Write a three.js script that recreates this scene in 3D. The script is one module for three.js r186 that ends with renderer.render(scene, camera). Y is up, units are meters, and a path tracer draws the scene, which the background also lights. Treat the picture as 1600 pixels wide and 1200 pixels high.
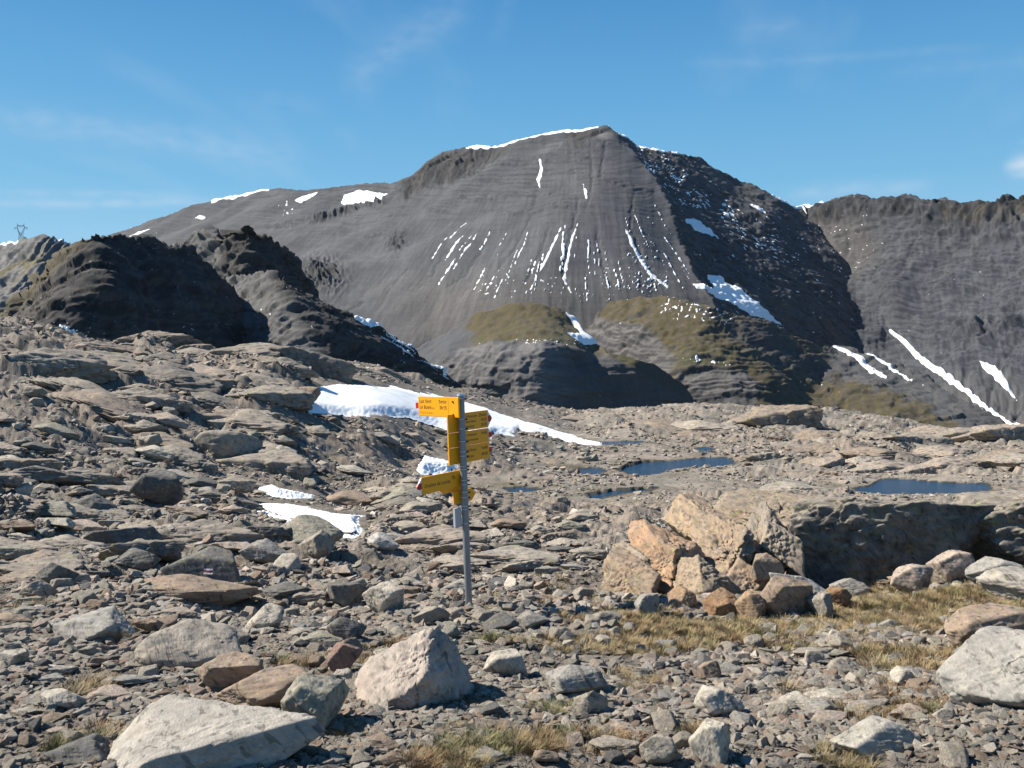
import * as THREE from 'three';
import { createNoise2D, createNoise3D } from 'simplex-noise';
import { mergeGeometries, mergeVertices, toCreasedNormals } from 'three/addons/utils/BufferGeometryUtils.js';

// ---------------------------------------------------------------- camera, sky, sun, exposure
const F = 1385, HORIZON = 540, EYE = 1.65;                 // focal length in photo pixels (1600 wide), horizon row, eye height in metres
const PITCH = Math.atan((600 - HORIZON) / F), CP = Math.cos(PITCH), SP = Math.sin(PITCH);
const scene = new THREE.Scene();
const camera = new THREE.PerspectiveCamera(2 * Math.atan(600 / F) * 180 / Math.PI, 4 / 3, 0.1, 20000);
camera.position.set(0, EYE, 0);
camera.rotation.set(-PITCH, 0, 0);
const renderer = new THREE.WebGLRenderer({ antialias: true });
renderer.toneMapping = THREE.LinearToneMapping;
const EXPOSURE = renderer.toneMappingExposure = 1.85;
renderer.shadowMap.enabled = true;
const SUN = new THREE.Vector3(-0.72, 0.68, -0.15).normalize();
const sun = new THREE.DirectionalLight(new THREE.Color(1.0, 0.935, 0.82), 5);
sun.position.copy(SUN).multiplyScalar(4000);
sun.castShadow = true; sun.shadow.mapSize.set(4096, 4096);
Object.assign(sun.shadow.camera, { left: -3000, right: 3000, top: 3000, bottom: -3000, near: 10, far: 9000 });
scene.add(sun);

// ---------------------------------------------------------------- small tools
function rng(seed) { let a = seed >>> 0; return () => { a = (a + 0x6d2b79f5) | 0; let t = Math.imul(a ^ (a >>> 15), 1 | a); t = (t + Math.imul(t ^ (t >>> 7), 61 | t)) ^ t; return ((t ^ (t >>> 14)) >>> 0) / 4294967296; }; }
const n2 = createNoise2D(rng(11)), n2b = createNoise2D(rng(12)), n3 = createNoise3D(rng(13));
const clamp = (x, a = 0, b = 1) => x < a ? a : x > b ? b : x, lerp = (a, b, t) => a + (b - a) * t;
const ss = (a, b, x) => { const t = clamp((x - a) / (b - a)); return t * t * (3 - 2 * t); };
const fbm = (x, y, o = 4) => { let s = 0, a = 1, t = 0; for (let i = 0; i < o; i++) { s += a * n2(x, y); t += a; a *= 0.5; x = x * 2.03 + 17.1; y = y * 2.03 - 9.7; } return s / t; };
const fbm3 = (x, y, z, o = 3) => { let s = 0, a = 1, t = 0; for (let i = 0; i < o; i++) { s += a * n3(x, y, z); t += a; a *= 0.5; x = x * 2.03 + 5.1; y = y * 2.03 - 9.7; z = z * 2.03 + 3.3; } return s / t; };
const billow = (x, y, o = 3) => { let s = 0, a = 1, t = 0; for (let i = 0; i < o; i++) { s += a * (2.4 * Math.abs(n2(x, y)) - 0.75); t += a; a *= 0.5; x = x * 2.03 + 17.1; y = y * 2.03 - 9.7; } return s / t; };
const ridged = (x, y, o = 3) => -billow(x, y, o);
const rid3 = (x, y, z, o = 4) => { let s = 0, a = 1, t = 0; for (let i = 0; i < o; i++) { s += a * (1 - 2.2 * Math.abs(n3(x, y, z))); t += a; a *= 0.52; x = x * 2.07 + 5.1; y = y * 2.07 - 9.7; z = z * 2.07 + 3.3; } return s / t; };
const hash = (i, j, k) => { let h = Math.imul(i, 374761393) ^ Math.imul(j, 668265263) ^ Math.imul(k, 2147483647 - 1274126177); h = Math.imul(h ^ (h >>> 13), 1274126177); h ^= h >>> 16; h = Math.imul(h, 0x85ebca6b); return ((h ^ (h >>> 15)) >>> 0) / 4294967296; };
function plates(x, z, s, seed, out) {                        // blocky rock: tilted slabs with open joints
  const w = 0.22, X = x / (s * 1.45) + w * n2(x / s * 0.9, z / s * 0.9 + seed), Z = z / s + w * n2(x / s * 0.9 + 31, z / s * 0.9 - seed), ci = Math.floor(X), cj = Math.floor(Z);
  let f1 = 9, f2 = 9, bi = 0, bj = 0, bx = 0, bz = 0, ei = 0, ej = 0, ex = 0, ez = 0;
  for (let i = ci - 1; i <= ci + 1; i++) for (let j = cj - 1; j <= cj + 1; j++) {
    const dx = X - i - 0.15 - 0.7 * hash(i, j, seed), dz = Z - j - 0.15 - 0.7 * hash(i, j, seed + 1), d = dx * dx + dz * dz;
    if (d < f1) { f2 = f1; ei = bi; ej = bj; ex = bx; ez = bz; f1 = d; bi = i; bj = j; bx = dx; bz = dz; } else if (d < f2) { f2 = d; ei = i; ej = j; ex = dx; ez = dz; }
  }
  const gap = Math.sqrt(f2) - Math.sqrt(f1);
  const plate = (bi, bj, dx, dz) => (hash(bi, bj, seed + 2) - 0.5) + (0.30 + 0.9 * (hash(bi, bj, seed + 3) - 0.5)) * dx - (0.15 + 0.9 * (hash(bi, bj, seed + 4) - 0.5)) * dz;
  out.gap = gap; out.id = hash(bi, bj, seed + 5);
  const h1 = plate(bi, bj, bx, bz); if (gap > 0.2) return h1;
  return lerp((h1 + plate(ei, ej, ex, ez)) / 2, h1, ss(-0.2, 0.2, gap) * 2 - 1) - 0.10 * (1 - ss(0, 0.12, gap));
}
const facets = (x, y, z, l, seed, v = 1.2) => plates(x * 0.55 + z * 0.85, y * v, l, seed, {});   // broken rock on a steep face
const interp = (table, x) => {                               // piecewise linear through [[x, y], ...]
  if (x <= table[0][0]) return table[0][1];
  for (let i = 1; i < table.length; i++) if (x <= table[i][0]) { const [a, b] = table[i - 1], [c, d] = table[i]; return b + (d - b) * (x - a) / (c - a); }
  return table[table.length - 1][1];
};
const smoothInterp = (table, x) => (interp(table, x - 8) + 2 * interp(table, x) + interp(table, x + 8)) / 4;
function at(px, py, d, out = new THREE.Vector3()) {          // the point seen at a photo pixel, d metres ahead
  const cx = (px - 800) / F, cy = (600 - py) / F, f = CP + cy * SP;
  return out.set(cx * d / f, EYE + (cy * CP - SP) * d / f, -d);
}
function toPx(x, y, z) {                                     // photo pixel of a point
  const h = y - EYE, f = -z * CP - h * SP;
  return [800 + F * x / f, 600 - F * (h * CP - z * SP) / f];
}
function polySDF(poly, x, y) {                               // distance to a closed outline, positive inside
  let d = 1e9, inside = false;
  for (let i = 0, j = poly.length - 1; i < poly.length; j = i++) {
    const [xi, yi] = poly[i], [xj, yj] = poly[j], ex = xj - xi, ey = yj - yi, wx = x - xi, wy = y - yi;
    const t = clamp((wx * ex + wy * ey) / (ex * ex + ey * ey)), bx = wx - ex * t, by = wy - ey * t;
    d = Math.min(d, bx * bx + by * by);
    if ((yi > y) !== (yj > y) && x < (xj - xi) * (y - yi) / (yj - yi) + xi) inside = !inside;
  }
  return (inside ? 1 : -1) * Math.sqrt(d);
}
function lineDist(line, x, y) {                              // [distance, share of the way along] to an open line
  let best = 1e9, at_ = 0;
  for (let i = 1; i < line.length; i++) {
    const [xi, yi] = line[i - 1], ex = line[i][0] - xi, ey = line[i][1] - yi, t = clamp(((x - xi) * ex + (y - yi) * ey) / (ex * ex + ey * ey));
    const q = Math.hypot(x - xi - ex * t, y - yi - ey * t);
    if (q < best) { best = q; at_ = (i - 1 + t) / (line.length - 1); }
  }
  return [best, at_];
}
const taken = new Map();
function numbered(name) { const n = taken.get(name) ?? 0; taken.set(name, n + 1); return n ? name + '_' + String(n).padStart(3, '0') : name; }
function tag(o, label, category, group, kind) {
  o.userData = { label };
  if (category) o.userData.category = category;
  if (group) o.userData.group = group;
  if (kind) o.userData.kind = kind;
  return o;
}
function mesh(name, geo, mat, parent = scene) {
  const m = new THREE.Mesh(geo, mat); m.name = parent === scene ? numbered(name) : name;
  m.castShadow = m.receiveShadow = true; parent.add(m); return m;
}

// ---------------------------------------------------------------- the sky: clear alpine air with thin cirrus
{
  const W = 2048, H = 1024, data = new Float32Array(W * H * 4);
  const stops = [[0, [0.36, 0.64, 0.85]], [6, [0.31, 0.60, 0.83]], [10, [0.205, 0.50, 0.78]], [15, [0.136, 0.405, 0.715]], [21, [0.080, 0.30, 0.615]], [32, [0.028, 0.165, 0.42]], [55, [0.016, 0.10, 0.31]], [90, [0.011, 0.08, 0.26]]];
  const dirPx = (px, py) => { const cx = (px - 800) / F, cy = (600 - py) / F; return [Math.atan2(cx, CP + cy * SP) * 57.3, Math.atan2(cy * CP - SP, Math.hypot(cx, CP + cy * SP)) * 57.3]; };
  const wisps = [                                            // thin streaks of cirrus: line, half width in degrees, strength
    [[[545, 170], [570, 105], [640, 60], [760, -10]], 1.0, 0.10], [[[770, 80], [790, 20], [810, -60]], 0.5, 0.035], [[[-80, 175], [120, 198], [300, 222], [500, 262]], 0.8, 0.13],
    [[[1040, 99], [1130, 98], [1250, 95], [1420, 80], [1590, 70]], 0.22, 0.07], [[[1340, 118], [1600, 92], [1800, 80]], 0.5, 0.05], [[[1130, 55], [1260, 36]], 0.5, 0.07],
    [[[-60, 299], [180, 303], [330, 306]], 0.16, 0.16], [[[-60, 317], [150, 318], [380, 312]], 0.2, 0.24], [[[1215, 308], [1330, 296], [1480, 290]], 0.45, 0.16], [[[1560, 262], [1650, 256], [1800, 240]], 0.5, 0.8], [[[1585, 222], [1700, 218]], 0.15, 0.2],
    [[[1590, 318], [1640, 312]], 0.3, 0.4], [[[380, 145], [520, 170]], 0.6, 0.04],
  ].map(([l, w, s]) => [l.map(([a, b]) => dirPx(a, b)), w, s]);
  for (let j = 0; j < H; j++) {
    const el = ((j + 0.5) / H - 0.5) * 180;
    for (let i = 0; i < W; i++) {
      const ang = ((i + 0.5) / W - 0.5) * 2 * Math.PI, up = el / 57.2958, x = Math.cos(ang) * Math.cos(up), y = Math.sin(up), z = Math.sin(ang) * Math.cos(up);
      const o = (j * W + i) * 4; data[o + 3] = 1;
      if (el < 0) { data[o] = 0.10; data[o + 1] = 0.11; data[o + 2] = 0.12; continue; }
      let k = 0; while (k < stops.length - 2 && stops[k + 1][0] < el) k++;
      const t = clamp((el - stops[k][0]) / (stops[k + 1][0] - stops[k][0]));
      const cosS = x * SUN.x + y * SUN.y + z * SUN.z, glow = 0.94 + 0.10 * (cosS * 0.5 + 0.5) + 0.30 * Math.pow(Math.max(0, cosS), 10);
      const az = Math.atan2(x, -z) * 57.2958;
      // high thin veil: stretched noise on the plane of the clouds
      const q = 1 / (y + 0.12), cxp = x * q, czp = z * q, veil = ss(0.05, 0.9, fbm(cxp * 1.1 + czp * 0.5 + 3, czp * 0.5 - cxp * 0.22, 5) * 0.8 + 0.35 * fbm(cxp * 5 + czp, czp * 1.3, 3)) * 0.085;
      let a = veil;
      if (Math.abs(az) < 45 && el < 40) {
        for (const [l, w, s] of wisps) {
          const [d, f] = lineDist(l, az, el); if (d > 4 * w) continue;
          const rag = 0.55 + 0.6 * fbm(az * 0.5 + s * 90, el * 1.6, 4);
          a += s * clamp(rag) * Math.exp(-Math.pow(d / w, 2)) * ss(0, 0.25, f) * ss(1, 0.8, f) * 1.7;
        }
      }
      a = clamp(a, 0, 0.75);
      for (let c = 0; c < 3; c++) {
        const clear = lerp(stops[k][1][c], stops[k + 1][1][c], t) * glow;
        data[o + c] = lerp(clear, [0.72, 0.80, 0.88][c], a) / EXPOSURE;
      }
    }
  }
  const sky = new THREE.DataTexture(data, W, H, THREE.RGBAFormat, THREE.FloatType);
  sky.mapping = THREE.EquirectangularReflectionMapping; sky.magFilter = sky.minFilter = THREE.LinearFilter; sky.needsUpdate = true;
  scene.background = sky; scene.environment = sky;
}

// ---------------------------------------------------------------- materials: grain only, the tones come with each surface
function grain(size, f, contrast, seed) {                    // a seamless speckle around white, for tinting
  const N = 512, d = new Uint8Array(N * N * 4), h = new Uint8Array(N * N * 4), r = rng(seed), TAU = Math.PI * 2;
  const tile = (u, v, k) => { const a = u * TAU, b = v * TAU, R = k / TAU; return createTile(Math.cos(a) * R, Math.sin(a) * R, Math.cos(b) * R, Math.sin(b) * R); };
  for (let j = 0; j < N; j++) for (let i = 0; i < N; i++) {
    const u = i / N, v = j / N;
    const big = tile(u, v, f) * 0.5 + tile(u, v, f * 2.3) * 0.3 + tile(u + 0.3, v, f * 5) * 0.25, fine = tile(u, v + 0.4, f * 13) * 0.5 + (r() - 0.5) * 0.7;
    
    const spot = ss(0.35, 0.8, tile(u + 0.2, v + 0.6, f * 3.1) + 0.5 * tile(u, v + 0.2, f * 8)); const k = clamp(0.80 - 0.28 * contrast * spot + contrast * (0.20 * big + 0.16 * fine), 0.1, 1), o = (j * N + i) * 4;
    d[o] = 255 * clamp(k + 0.02 * big); d[o + 1] = 255 * k; d[o + 2] = 255 * clamp(k - 0.02 * big); d[o + 3] = 255;
    const b = clamp(0.5 + 0.28 * big + 0.13 * fine); h[o] = h[o + 1] = h[o + 2] = 255 * b; h[o + 3] = 255;
  }
  const make = (a) => { const t = new THREE.DataTexture(a, N, N, THREE.RGBAFormat); t.wrapS = t.wrapT = THREE.RepeatWrapping; t.magFilter = t.minFilter = THREE.LinearFilter; t.repeat.set(1 / size, 1 / size); t.needsUpdate = true; return t; };
  return [make(d), make(h)];
}
const createTile = (() => { const a = createNoise3D(rng(41)), b = createNoise3D(rng(42)); return (x, y, z, w) => a(x + w * 0.37, y - w * 0.61, z + w * 0.71) * 0.6 + b(y + z * 0.3, z + w, x - w * 0.5) * 0.6; })();
function surface(name, size, f, contrast, bump, seed, extra = {}) {
  const [map, bumpMap] = grain(size, f, contrast, seed);
  const m = new THREE.MeshStandardMaterial({ color: 0xffffff, vertexColors: true, roughness: 0.95, metalness: 0, map, bumpMap, bumpScale: bump, ...extra });
  m.name = name; return m;
}
const M = {
  ground: surface('ground rock', 1.6, 6, 1.4, 0.05, 51),
  rock: surface('boulder rock', 0.7, 4, 1.4, 0.016, 52),
  stone: surface('loose stone', 0.5, 4, 1.3, 0.010, 53),
  far: surface('mountain rock', 60, 5, 0.45, 0.5, 54, { roughness: 1 }),
  mid: surface('slope rock', 24, 5, 0.6, 0.35, 56, { roughness: 1 }),
};
const plain = (name, r, g, b, rough = 0.9, metal = 0, extra = {}) => { const m = new THREE.MeshStandardMaterial({ roughness: rough, metalness: metal, ...extra }); m.color.setRGB(r, g, b); m.name = name; return m; };
M.snow = (() => { const [, bumpMap] = grain(3, 3, 1, 55); return new THREE.MeshStandardMaterial({ name: 'old snow', color: new THREE.Color().setRGB(0.88, 0.885, 0.89), roughness: 0.85, bumpMap, bumpScale: 0.004 }); })();
M.farSnow = plain('far snow', 0.84, 0.855, 0.87, 0.9);
// thin mountain air
scene.fog = new THREE.FogExp2(new THREE.Color(0.62, 0.76, 0.95), 0.000007);

// ---------------------------------------------------------------- landforms: surfaces through ridge lines and slope points, with a back slope behind each crest
function solve(A, b) {
  const n = b.length;
  for (let i = 0; i < n; i++) {
    let p = i; for (let k = i + 1; k < n; k++) if (Math.abs(A[k][i]) > Math.abs(A[p][i])) p = k;
    [A[i], A[p]] = [A[p], A[i]]; [b[i], b[p]] = [b[p], b[i]];
    for (let k = i + 1; k < n; k++) { const f = A[k][i] / A[i][i]; if (f) { for (let j = i; j < n; j++) A[k][j] -= f * A[i][j]; b[k] -= f * b[i]; } }
  }
  for (let i = n - 1; i >= 0; i--) { for (let j = i + 1; j < n; j++) b[i] -= A[i][j] * b[j]; b[i] /= A[i][i]; }
  return b;
}
function rbf(points) {                                       // 1 / depth, linear kernel and a plane: flat faces stay flat, ridges stay sharp
  const n = points.length, A = [], b = [];
  for (let i = 0; i < n; i++) {
    const [x, y, d] = points[i], row = points.map(([u, v]) => Math.hypot(x - u, y - v) / 100); row.push(1, x / 100, y / 100); A.push(row); b.push(1000 / d);
  }
  for (let k = 0; k < 3; k++) A.push([...points.map(([u, v]) => [1, u / 100, v / 100][k]), 0, 0, 0]), b.push(0);
  const w = solve(A, b);
  return (x, y) => { let s = w[n] + w[n + 1] * x / 100 + w[n + 2] * y / 100; for (let i = 0; i < n; i++) s += w[i] * Math.hypot(x - points[i][0], y - points[i][1]) / 100; return 1000 / s; };
}
function gridGeo(pos, cols, rows) {
  const g = new THREE.BufferGeometry(), index = new Uint32Array((cols - 1) * (rows - 1) * 6);
  let k = 0;
  for (let i = 0; i < cols - 1; i++) for (let j = 0; j < rows - 1; j++) { const a = i * rows + j, b = a + rows; index[k++] = a; index[k++] = b; index[k++] = b + 1; index[k++] = a; index[k++] = b + 1; index[k++] = a + 1; }
  g.setAttribute('position', new THREE.BufferAttribute(pos, 3)); g.setIndex(new THREE.BufferAttribute(index, 1)); g.computeVertexNormals();
  return g;
}
function landform({ name, label, crest, base, ctrl, step = 1.9, back = 400, drop = 0.6, jag = 1.2, jagF = 0.05, disp, color, mat = M.far, depth: depthOf }) {
  const depth = depthOf ?? rbf(ctrl), x0 = crest[0][0], x1 = crest[crest.length - 1][0], cols = Math.round((x1 - x0) / step) + 1;
  let tall = 0; const tops = [], lows = [];
  for (let i = 0; i < cols; i++) {
    const px = x0 + (x1 - x0) * i / (cols - 1);
    tops.push(interp(crest, px) + jag * (1.6 * fbm(px * jagF, x0, 4) + 0.5 * ridged(px * jagF * 4, 3, 2))); lows.push(Math.max(interp(base, px), tops[i] + 4));
    tall = Math.max(tall, lows[i] - tops[i]);
  }
  const front = Math.ceil(tall / step) + 1, nb = 9, rows = front + nb, pos = new Float32Array(cols * rows * 3), px_ = new Float32Array(cols * rows), py_ = px_.slice(), p = new THREE.Vector3();
  for (let i = 0; i < cols; i++) {
    const px = x0 + (x1 - x0) * i / (cols - 1);
    for (let j = 0; j < rows; j++) {
      const k = i * rows + j, t = Math.min(1, j / (front - 1)), py = lerp(lows[i], tops[i], t), d = depth(px, py);
      at(px, py, d, p);
      if (j >= front) { const b = Math.pow((j - front + 1) / nb, 1.6) * back, l = Math.hypot(p.x, p.z); p.x *= 1 + b / l; p.z *= 1 + b / l; p.y -= b * drop * ss(0, 0.35 * back, b) + b * b * 0.0001; }
      pos[k * 3] = p.x; pos[k * 3 + 1] = p.y; pos[k * 3 + 2] = p.z; px_[k] = px; py_[k] = py;
    }
  }
  let g = gridGeo(pos, cols, rows), nor = g.attributes.normal.array.slice();
  for (let k = 0; k < cols * rows; k++) {
    const j = k % rows, i = (k - j) / rows, x = pos[k * 3], y = pos[k * 3 + 1], z = pos[k * 3 + 2];
    const a = disp(px_[k], py_[k], x, y, z, py_[k] - tops[i]) * (j >= front ? 1 - (j - front) / nb : 1) * (j === 0 ? 0 : 1);
    for (let c = 0; c < 3; c++) pos[k * 3 + c] += nor[k * 3 + c] * a;
  }
  g.computeVertexNormals(); nor = g.attributes.normal.array;
  const col = new Float32Array(cols * rows * 3), uv = new Float32Array(cols * rows * 2);
  for (let k = 0; k < cols * rows; k++) {
    const j = k % rows, i = (k - j) / rows, x = pos[k * 3], y = pos[k * 3 + 1], z = pos[k * 3 + 2];
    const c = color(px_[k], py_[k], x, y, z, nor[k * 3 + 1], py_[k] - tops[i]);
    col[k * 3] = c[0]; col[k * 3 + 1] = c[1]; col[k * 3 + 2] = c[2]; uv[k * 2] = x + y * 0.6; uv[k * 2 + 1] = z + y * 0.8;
  }
  g.setAttribute('color', new THREE.BufferAttribute(col, 3)); g.setAttribute('uv', new THREE.BufferAttribute(uv, 2));
  const m = tag(mesh(name, g, mat), label, null, null, 'structure');
  return { g, px: px_, py: py_, cols, rows, front, tops, mesh: m };
}
// the part of a surface where field > 0, lifted off it and clipped along the edge: a sheet of snow lying on that surface
function drape(L, field, lift, edge) {
  const pos = L.g.attributes.position.array, nor = L.g.attributes.normal.array, idx = L.g.index.array, s = new Float32Array(pos.length / 3).fill(-1);
  for (let k = 0; k < s.length; k++) if (k % L.rows < L.front) s[k] = field(L.px[k], L.py[k], pos[k * 3], pos[k * 3 + 1], pos[k * 3 + 2], nor[k * 3 + 1]);
  const out = [], made = new Map(), ind = [];
  const point = (k) => { const key = k; if (!made.has(key)) { made.set(key, out.length / 3); const a = lift * (0.15 + 0.85 * ss(0, edge, s[k])); out.push(pos[k * 3] + nor[k * 3] * a, pos[k * 3 + 1] + nor[k * 3 + 1] * a, pos[k * 3 + 2] + nor[k * 3 + 2] * a); } return made.get(key); };
  const cut = (a, b) => {
    const key = a < b ? a * 1e7 + b : b * 1e7 + a;
    if (!made.has(key)) { made.set(key, out.length / 3); const t = s[a] / (s[a] - s[b]); for (let c = 0; c < 3; c++) out.push(lerp(pos[a * 3 + c], pos[b * 3 + c], t) + lerp(nor[a * 3 + c], nor[b * 3 + c], t) * lift * 0.1); }
    return made.get(key);
  };
  for (let f = 0; f < idx.length; f += 3) {
    const v = [idx[f], idx[f + 1], idx[f + 2]], inside = v.filter((k) => s[k] > 0).length;
    if (!inside) continue;
    if (inside === 3) { ind.push(point(v[0]), point(v[1]), point(v[2])); continue; }
    const poly = [];
    for (let e = 0; e < 3; e++) { const a = v[e], b = v[(e + 1) % 3]; if (s[a] > 0) poly.push(point(a)); if (s[a] > 0 !== s[b] > 0) poly.push(cut(a, b)); }
    for (let e = 2; e < poly.length; e++) ind.push(poly[0], poly[e - 1], poly[e]);
  }
  const g = new THREE.BufferGeometry();
  g.setAttribute('position', new THREE.Float32BufferAttribute(out, 3)); g.setIndex(ind); g.computeVertexNormals();
  const uv = new Float32Array(out.length / 3 * 2); for (let k = 0; k < uv.length / 2; k++) { uv[k * 2] = out[k * 3]; uv[k * 2 + 1] = out[k * 3 + 2]; }
  g.setAttribute('uv', new THREE.BufferAttribute(uv, 2));
  return g;
}
const mixc = (a, b, t) => [a[0] + (b[0] - a[0]) * t, a[1] + (b[1] - a[1]) * t, a[2] + (b[2] - a[2]) * t];
const dim = (c, k) => [c[0] * k, c[1] * k, c[2] * k];
const SCREE = [0.108, 0.108, 0.115], SCREE2 = [0.080, 0.082, 0.091], SLATE = [0.042, 0.046, 0.056], CLIFF = [0.062, 0.060, 0.060], TURF = [0.086, 0.068, 0.025], GREEN = [0.068, 0.072, 0.024], BROWN = [0.10, 0.078, 0.052];
const strata = (x, y, z, l) => { const q = (y + 0.06 * x + 0.02 * z + 22 * fbm(x * 0.002, z * 0.002 + 3, 3) + 5 * fbm(x * 0.012, z * 0.012, 2)) / l; return fbm(q, 0.002 * x + 0.0013 * z, 3); };

// the main massif
const massifCrest = [[130, 385], [180, 363], [200, 355], [250, 341], [300, 325], [350, 308], [400, 296], [440, 293], [480, 298], [500, 298], [540, 291], [580, 290], [610, 286], [640, 272], [652, 262], [665, 250], [690, 237], [720, 231], [760, 227], [800, 220], [850, 212], [890, 206], [930, 199], [943, 198], [960, 207], [975, 213], [1000, 224], [1030, 235], [1090, 245], [1120, 262], [1160, 285], [1200, 305], [1220, 314], [1255, 321], [1300, 380], [1340, 430], [1365, 470], [1390, 530], [1420, 575], [1450, 610]];
const ARETE = [[943, 198], [965, 213], [990, 245], [1015, 280], [1035, 315], [1050, 350], [1060, 385], [1080, 430], [1100, 465], [1120, 500]];
const GULLIES = [[[840, 288], [824, 348], [800, 395], [768, 432]], [[906, 300], [898, 345], [879, 420], [888, 452]], [[921, 228], [926, 290], [914, 335]], [[946, 218], [936, 292]], [[762, 368], [730, 420], [690, 452]], [[704, 388], [660, 442]], [[862, 350], [842, 405], [816, 452]], [[572, 468], [520, 502]], [[990, 300], [985, 352], [1004, 405], [1040, 450]], [[640, 420], [600, 462]], [[930, 350], [944, 420], [960, 452]]];
const LEDGES = [[[690, 312], [760, 304], [890, 290]], [[740, 258], [850, 247], [968, 243]], [[600, 336], [700, 326]], [[890, 268], [960, 282], [1020, 302]], [[780, 330], [900, 318]], [[560, 372], [660, 356]], [[420, 352], [480, 346]], [[800, 224], [900, 222], [960, 226]]];
const scar = (lines, px, py, w) => { let s = 0; for (const l of lines) { if (py < Math.min(l[0][1], l[l.length - 1][1]) - 22 || py > Math.max(l[0][1], l[l.length - 1][1]) + 22) continue; const [q, t] = lineDist(l, px + 3 * fbm(px * 0.06, py * 0.06, 2), py + 5 * fbm(px * 0.04, py * 0.04 + 9, 3)); s = Math.max(s, ss(w, w * 0.3, q) * ss(0, 0.12, t) * ss(1, 0.85, t)); } return s; };
const gully = (px, py) => fbm((px - (py - 300) * 0.12 * ((px - 860) / 200)) * 0.055, py * 0.006, 4);
const massif = landform({
  name: 'mountain', step: 1.6, label: 'big grey scree mountain with a flat-topped summit and a sharp arete', crest: massifCrest, jag: 1.1, back: 900, drop: 0.55,
  base: [[130, 520], [560, 560], [700, 580], [900, 560], [1000, 540], [1120, 570], [1250, 640], [1330, 660], [1450, 690]],
  ctrl: [[130, 385, 3300], [300, 325, 3350], [440, 293, 3250], [540, 291, 3150], [600, 288, 3000], [665, 250, 2850], [760, 227, 2780], [850, 212, 2700], [943, 198, 2600],
    [250, 480, 2350], [400, 480, 2150], [500, 470, 2020], [560, 540, 1850], [650, 520, 1800], [800, 480, 1750], [900, 470, 1760], [640, 330, 2560], [520, 340, 2800], [400, 350, 2900], [700, 580, 1700], [950, 560, 1640], [470, 400, 2450],
    [965, 213, 2560], [990, 245, 2440], [1015, 280, 2320], [1035, 315, 2220], [1050, 350, 2130], [1060, 385, 2060], [1080, 430, 1950], [1100, 465, 1880], [1120, 510, 1800],
    [1000, 224, 2760], [1090, 245, 2950], [1160, 285, 3050], [1255, 321, 3150], [1150, 400, 2260], [1250, 420, 2480], [1200, 340, 2650], [1300, 390, 2780], [1340, 440, 2690], [1250, 520, 2080], [1300, 570, 2100], [1180, 490, 1940], [1390, 530, 2480], [1450, 610, 2300], [1330, 660, 1950]],
  disp: (px, py, x, y, z, below) => {
    const left = polySDF(ARETE.concat([[1120, 700], [0, 700], [0, 100], [943, 100]]), px, py) > 0 ? 1 : 0;
    const cliff = ss(34, 4, below) * (ss(600, 640, px) * ss(800, 760, px) + 0.8 * ss(872, 885, px) * ss(965, 940, px) + 0.35 * ss(1000, 1040, px) * ss(1260, 1220, px));
    const ribs = ss(70, 20, below) * ss(600, 640, px) * ss(780, 730, px);
    const low = ss(-1, 1, fbm(x * 0.003, z * 0.003, 3));
    let a = 12 * fbm(x * 0.003, z * 0.003 + y * 0.001, 2) + 0.9 * gully(px, py) * left + 4 * strata(x, y, z, 26) * (left ? 0.25 : 1.3);
    const wx = px + 14 * fbm(px * 0.02, py * 0.03, 2); a += ribs * ss(0, 10, below) * 15 * ridged(wx * 0.03, py * 0.01, 4) + cliff * ss(0, 10, below) * 15 * facets(x, y, z, 40, 810, 0.4);
    const band = ss(10, 3, Math.abs(py - (340 + (px - 500) * -0.28))) * ss(470, 500, px) * ss(620, 590, px), knob = Math.exp(-((px - 618) ** 2 + (py - 380) ** 2) / 260);
    a += band * 12 * (0.6 + ridged(px * 0.07, py * 0.02, 3)) + knob * (12 + 13 * ridged(px * 0.05, py * 0.06, 3)) + Math.exp(-((px - 500) ** 2 / 900 + (py - 430) ** 2 / 500)) * 20 * (0.6 + ridged(px * 0.06, py * 0.05, 3));
    a += 13 * Math.exp(-lineDist(ARETE, px, py)[0] / 11) * ss(0, 45, below) + 0.8 * strata(x, y, z, 8) * ss(420, 300, py);
    if (left) a += 3 * scar(LEDGES, px, py - 3, 5) - 1.6 * scar(GULLIES, px, py, 4);
    if (!left) a += 7 * ridged((px + py * 0.9) * 0.018, (py - px * 0.55) * 0.05, 4) * low + 4 * fbm(px * 0.05, (py - px * 0.6) * 0.16, 3);
    return a;
  },
  color: (px, py, x, y, z, ny, below) => {
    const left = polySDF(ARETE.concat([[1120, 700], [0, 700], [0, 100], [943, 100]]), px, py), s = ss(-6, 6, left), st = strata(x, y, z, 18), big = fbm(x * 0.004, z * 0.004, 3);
    const fan = (px - 905) / (Math.max(30, py - 60)), f1 = fbm(fan * 26, py * 0.012 + 3, 5), f2 = fbm(fan * 48 + 40, py * 0.014, 5), ledge = fbm(px * 0.010, (py + 0.05 * (px - 900)) * 0.22, 4);
    const up = ss(400, 250, py + (px < 700 ? -20 : 0));
    let c = mixc(SCREE, SCREE2, ss(-0.35, 0.35, big + 0.4 * f1));
    c = mixc(c, [0.130, 0.118, 0.107], 0.7 * ss(400, 470, py) * ss(560, 700, px));
    c = mixc(c, SLATE, 0.85 * ss(0.0, 0.35, ledge) * (0.25 + 0.75 * up) + 0.2 * up);
    c = mixc(c, [0.155, 0.152, 0.152], 0.35 * ss(0.12, 0.5, f2) * (1 - 0.5 * up)); c = mixc(c, [0.068, 0.066, 0.068], 0.65 * ss(0.18, 0.5, -f2 + 0.4 * f1) * (1 - 0.4 * up));
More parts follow.
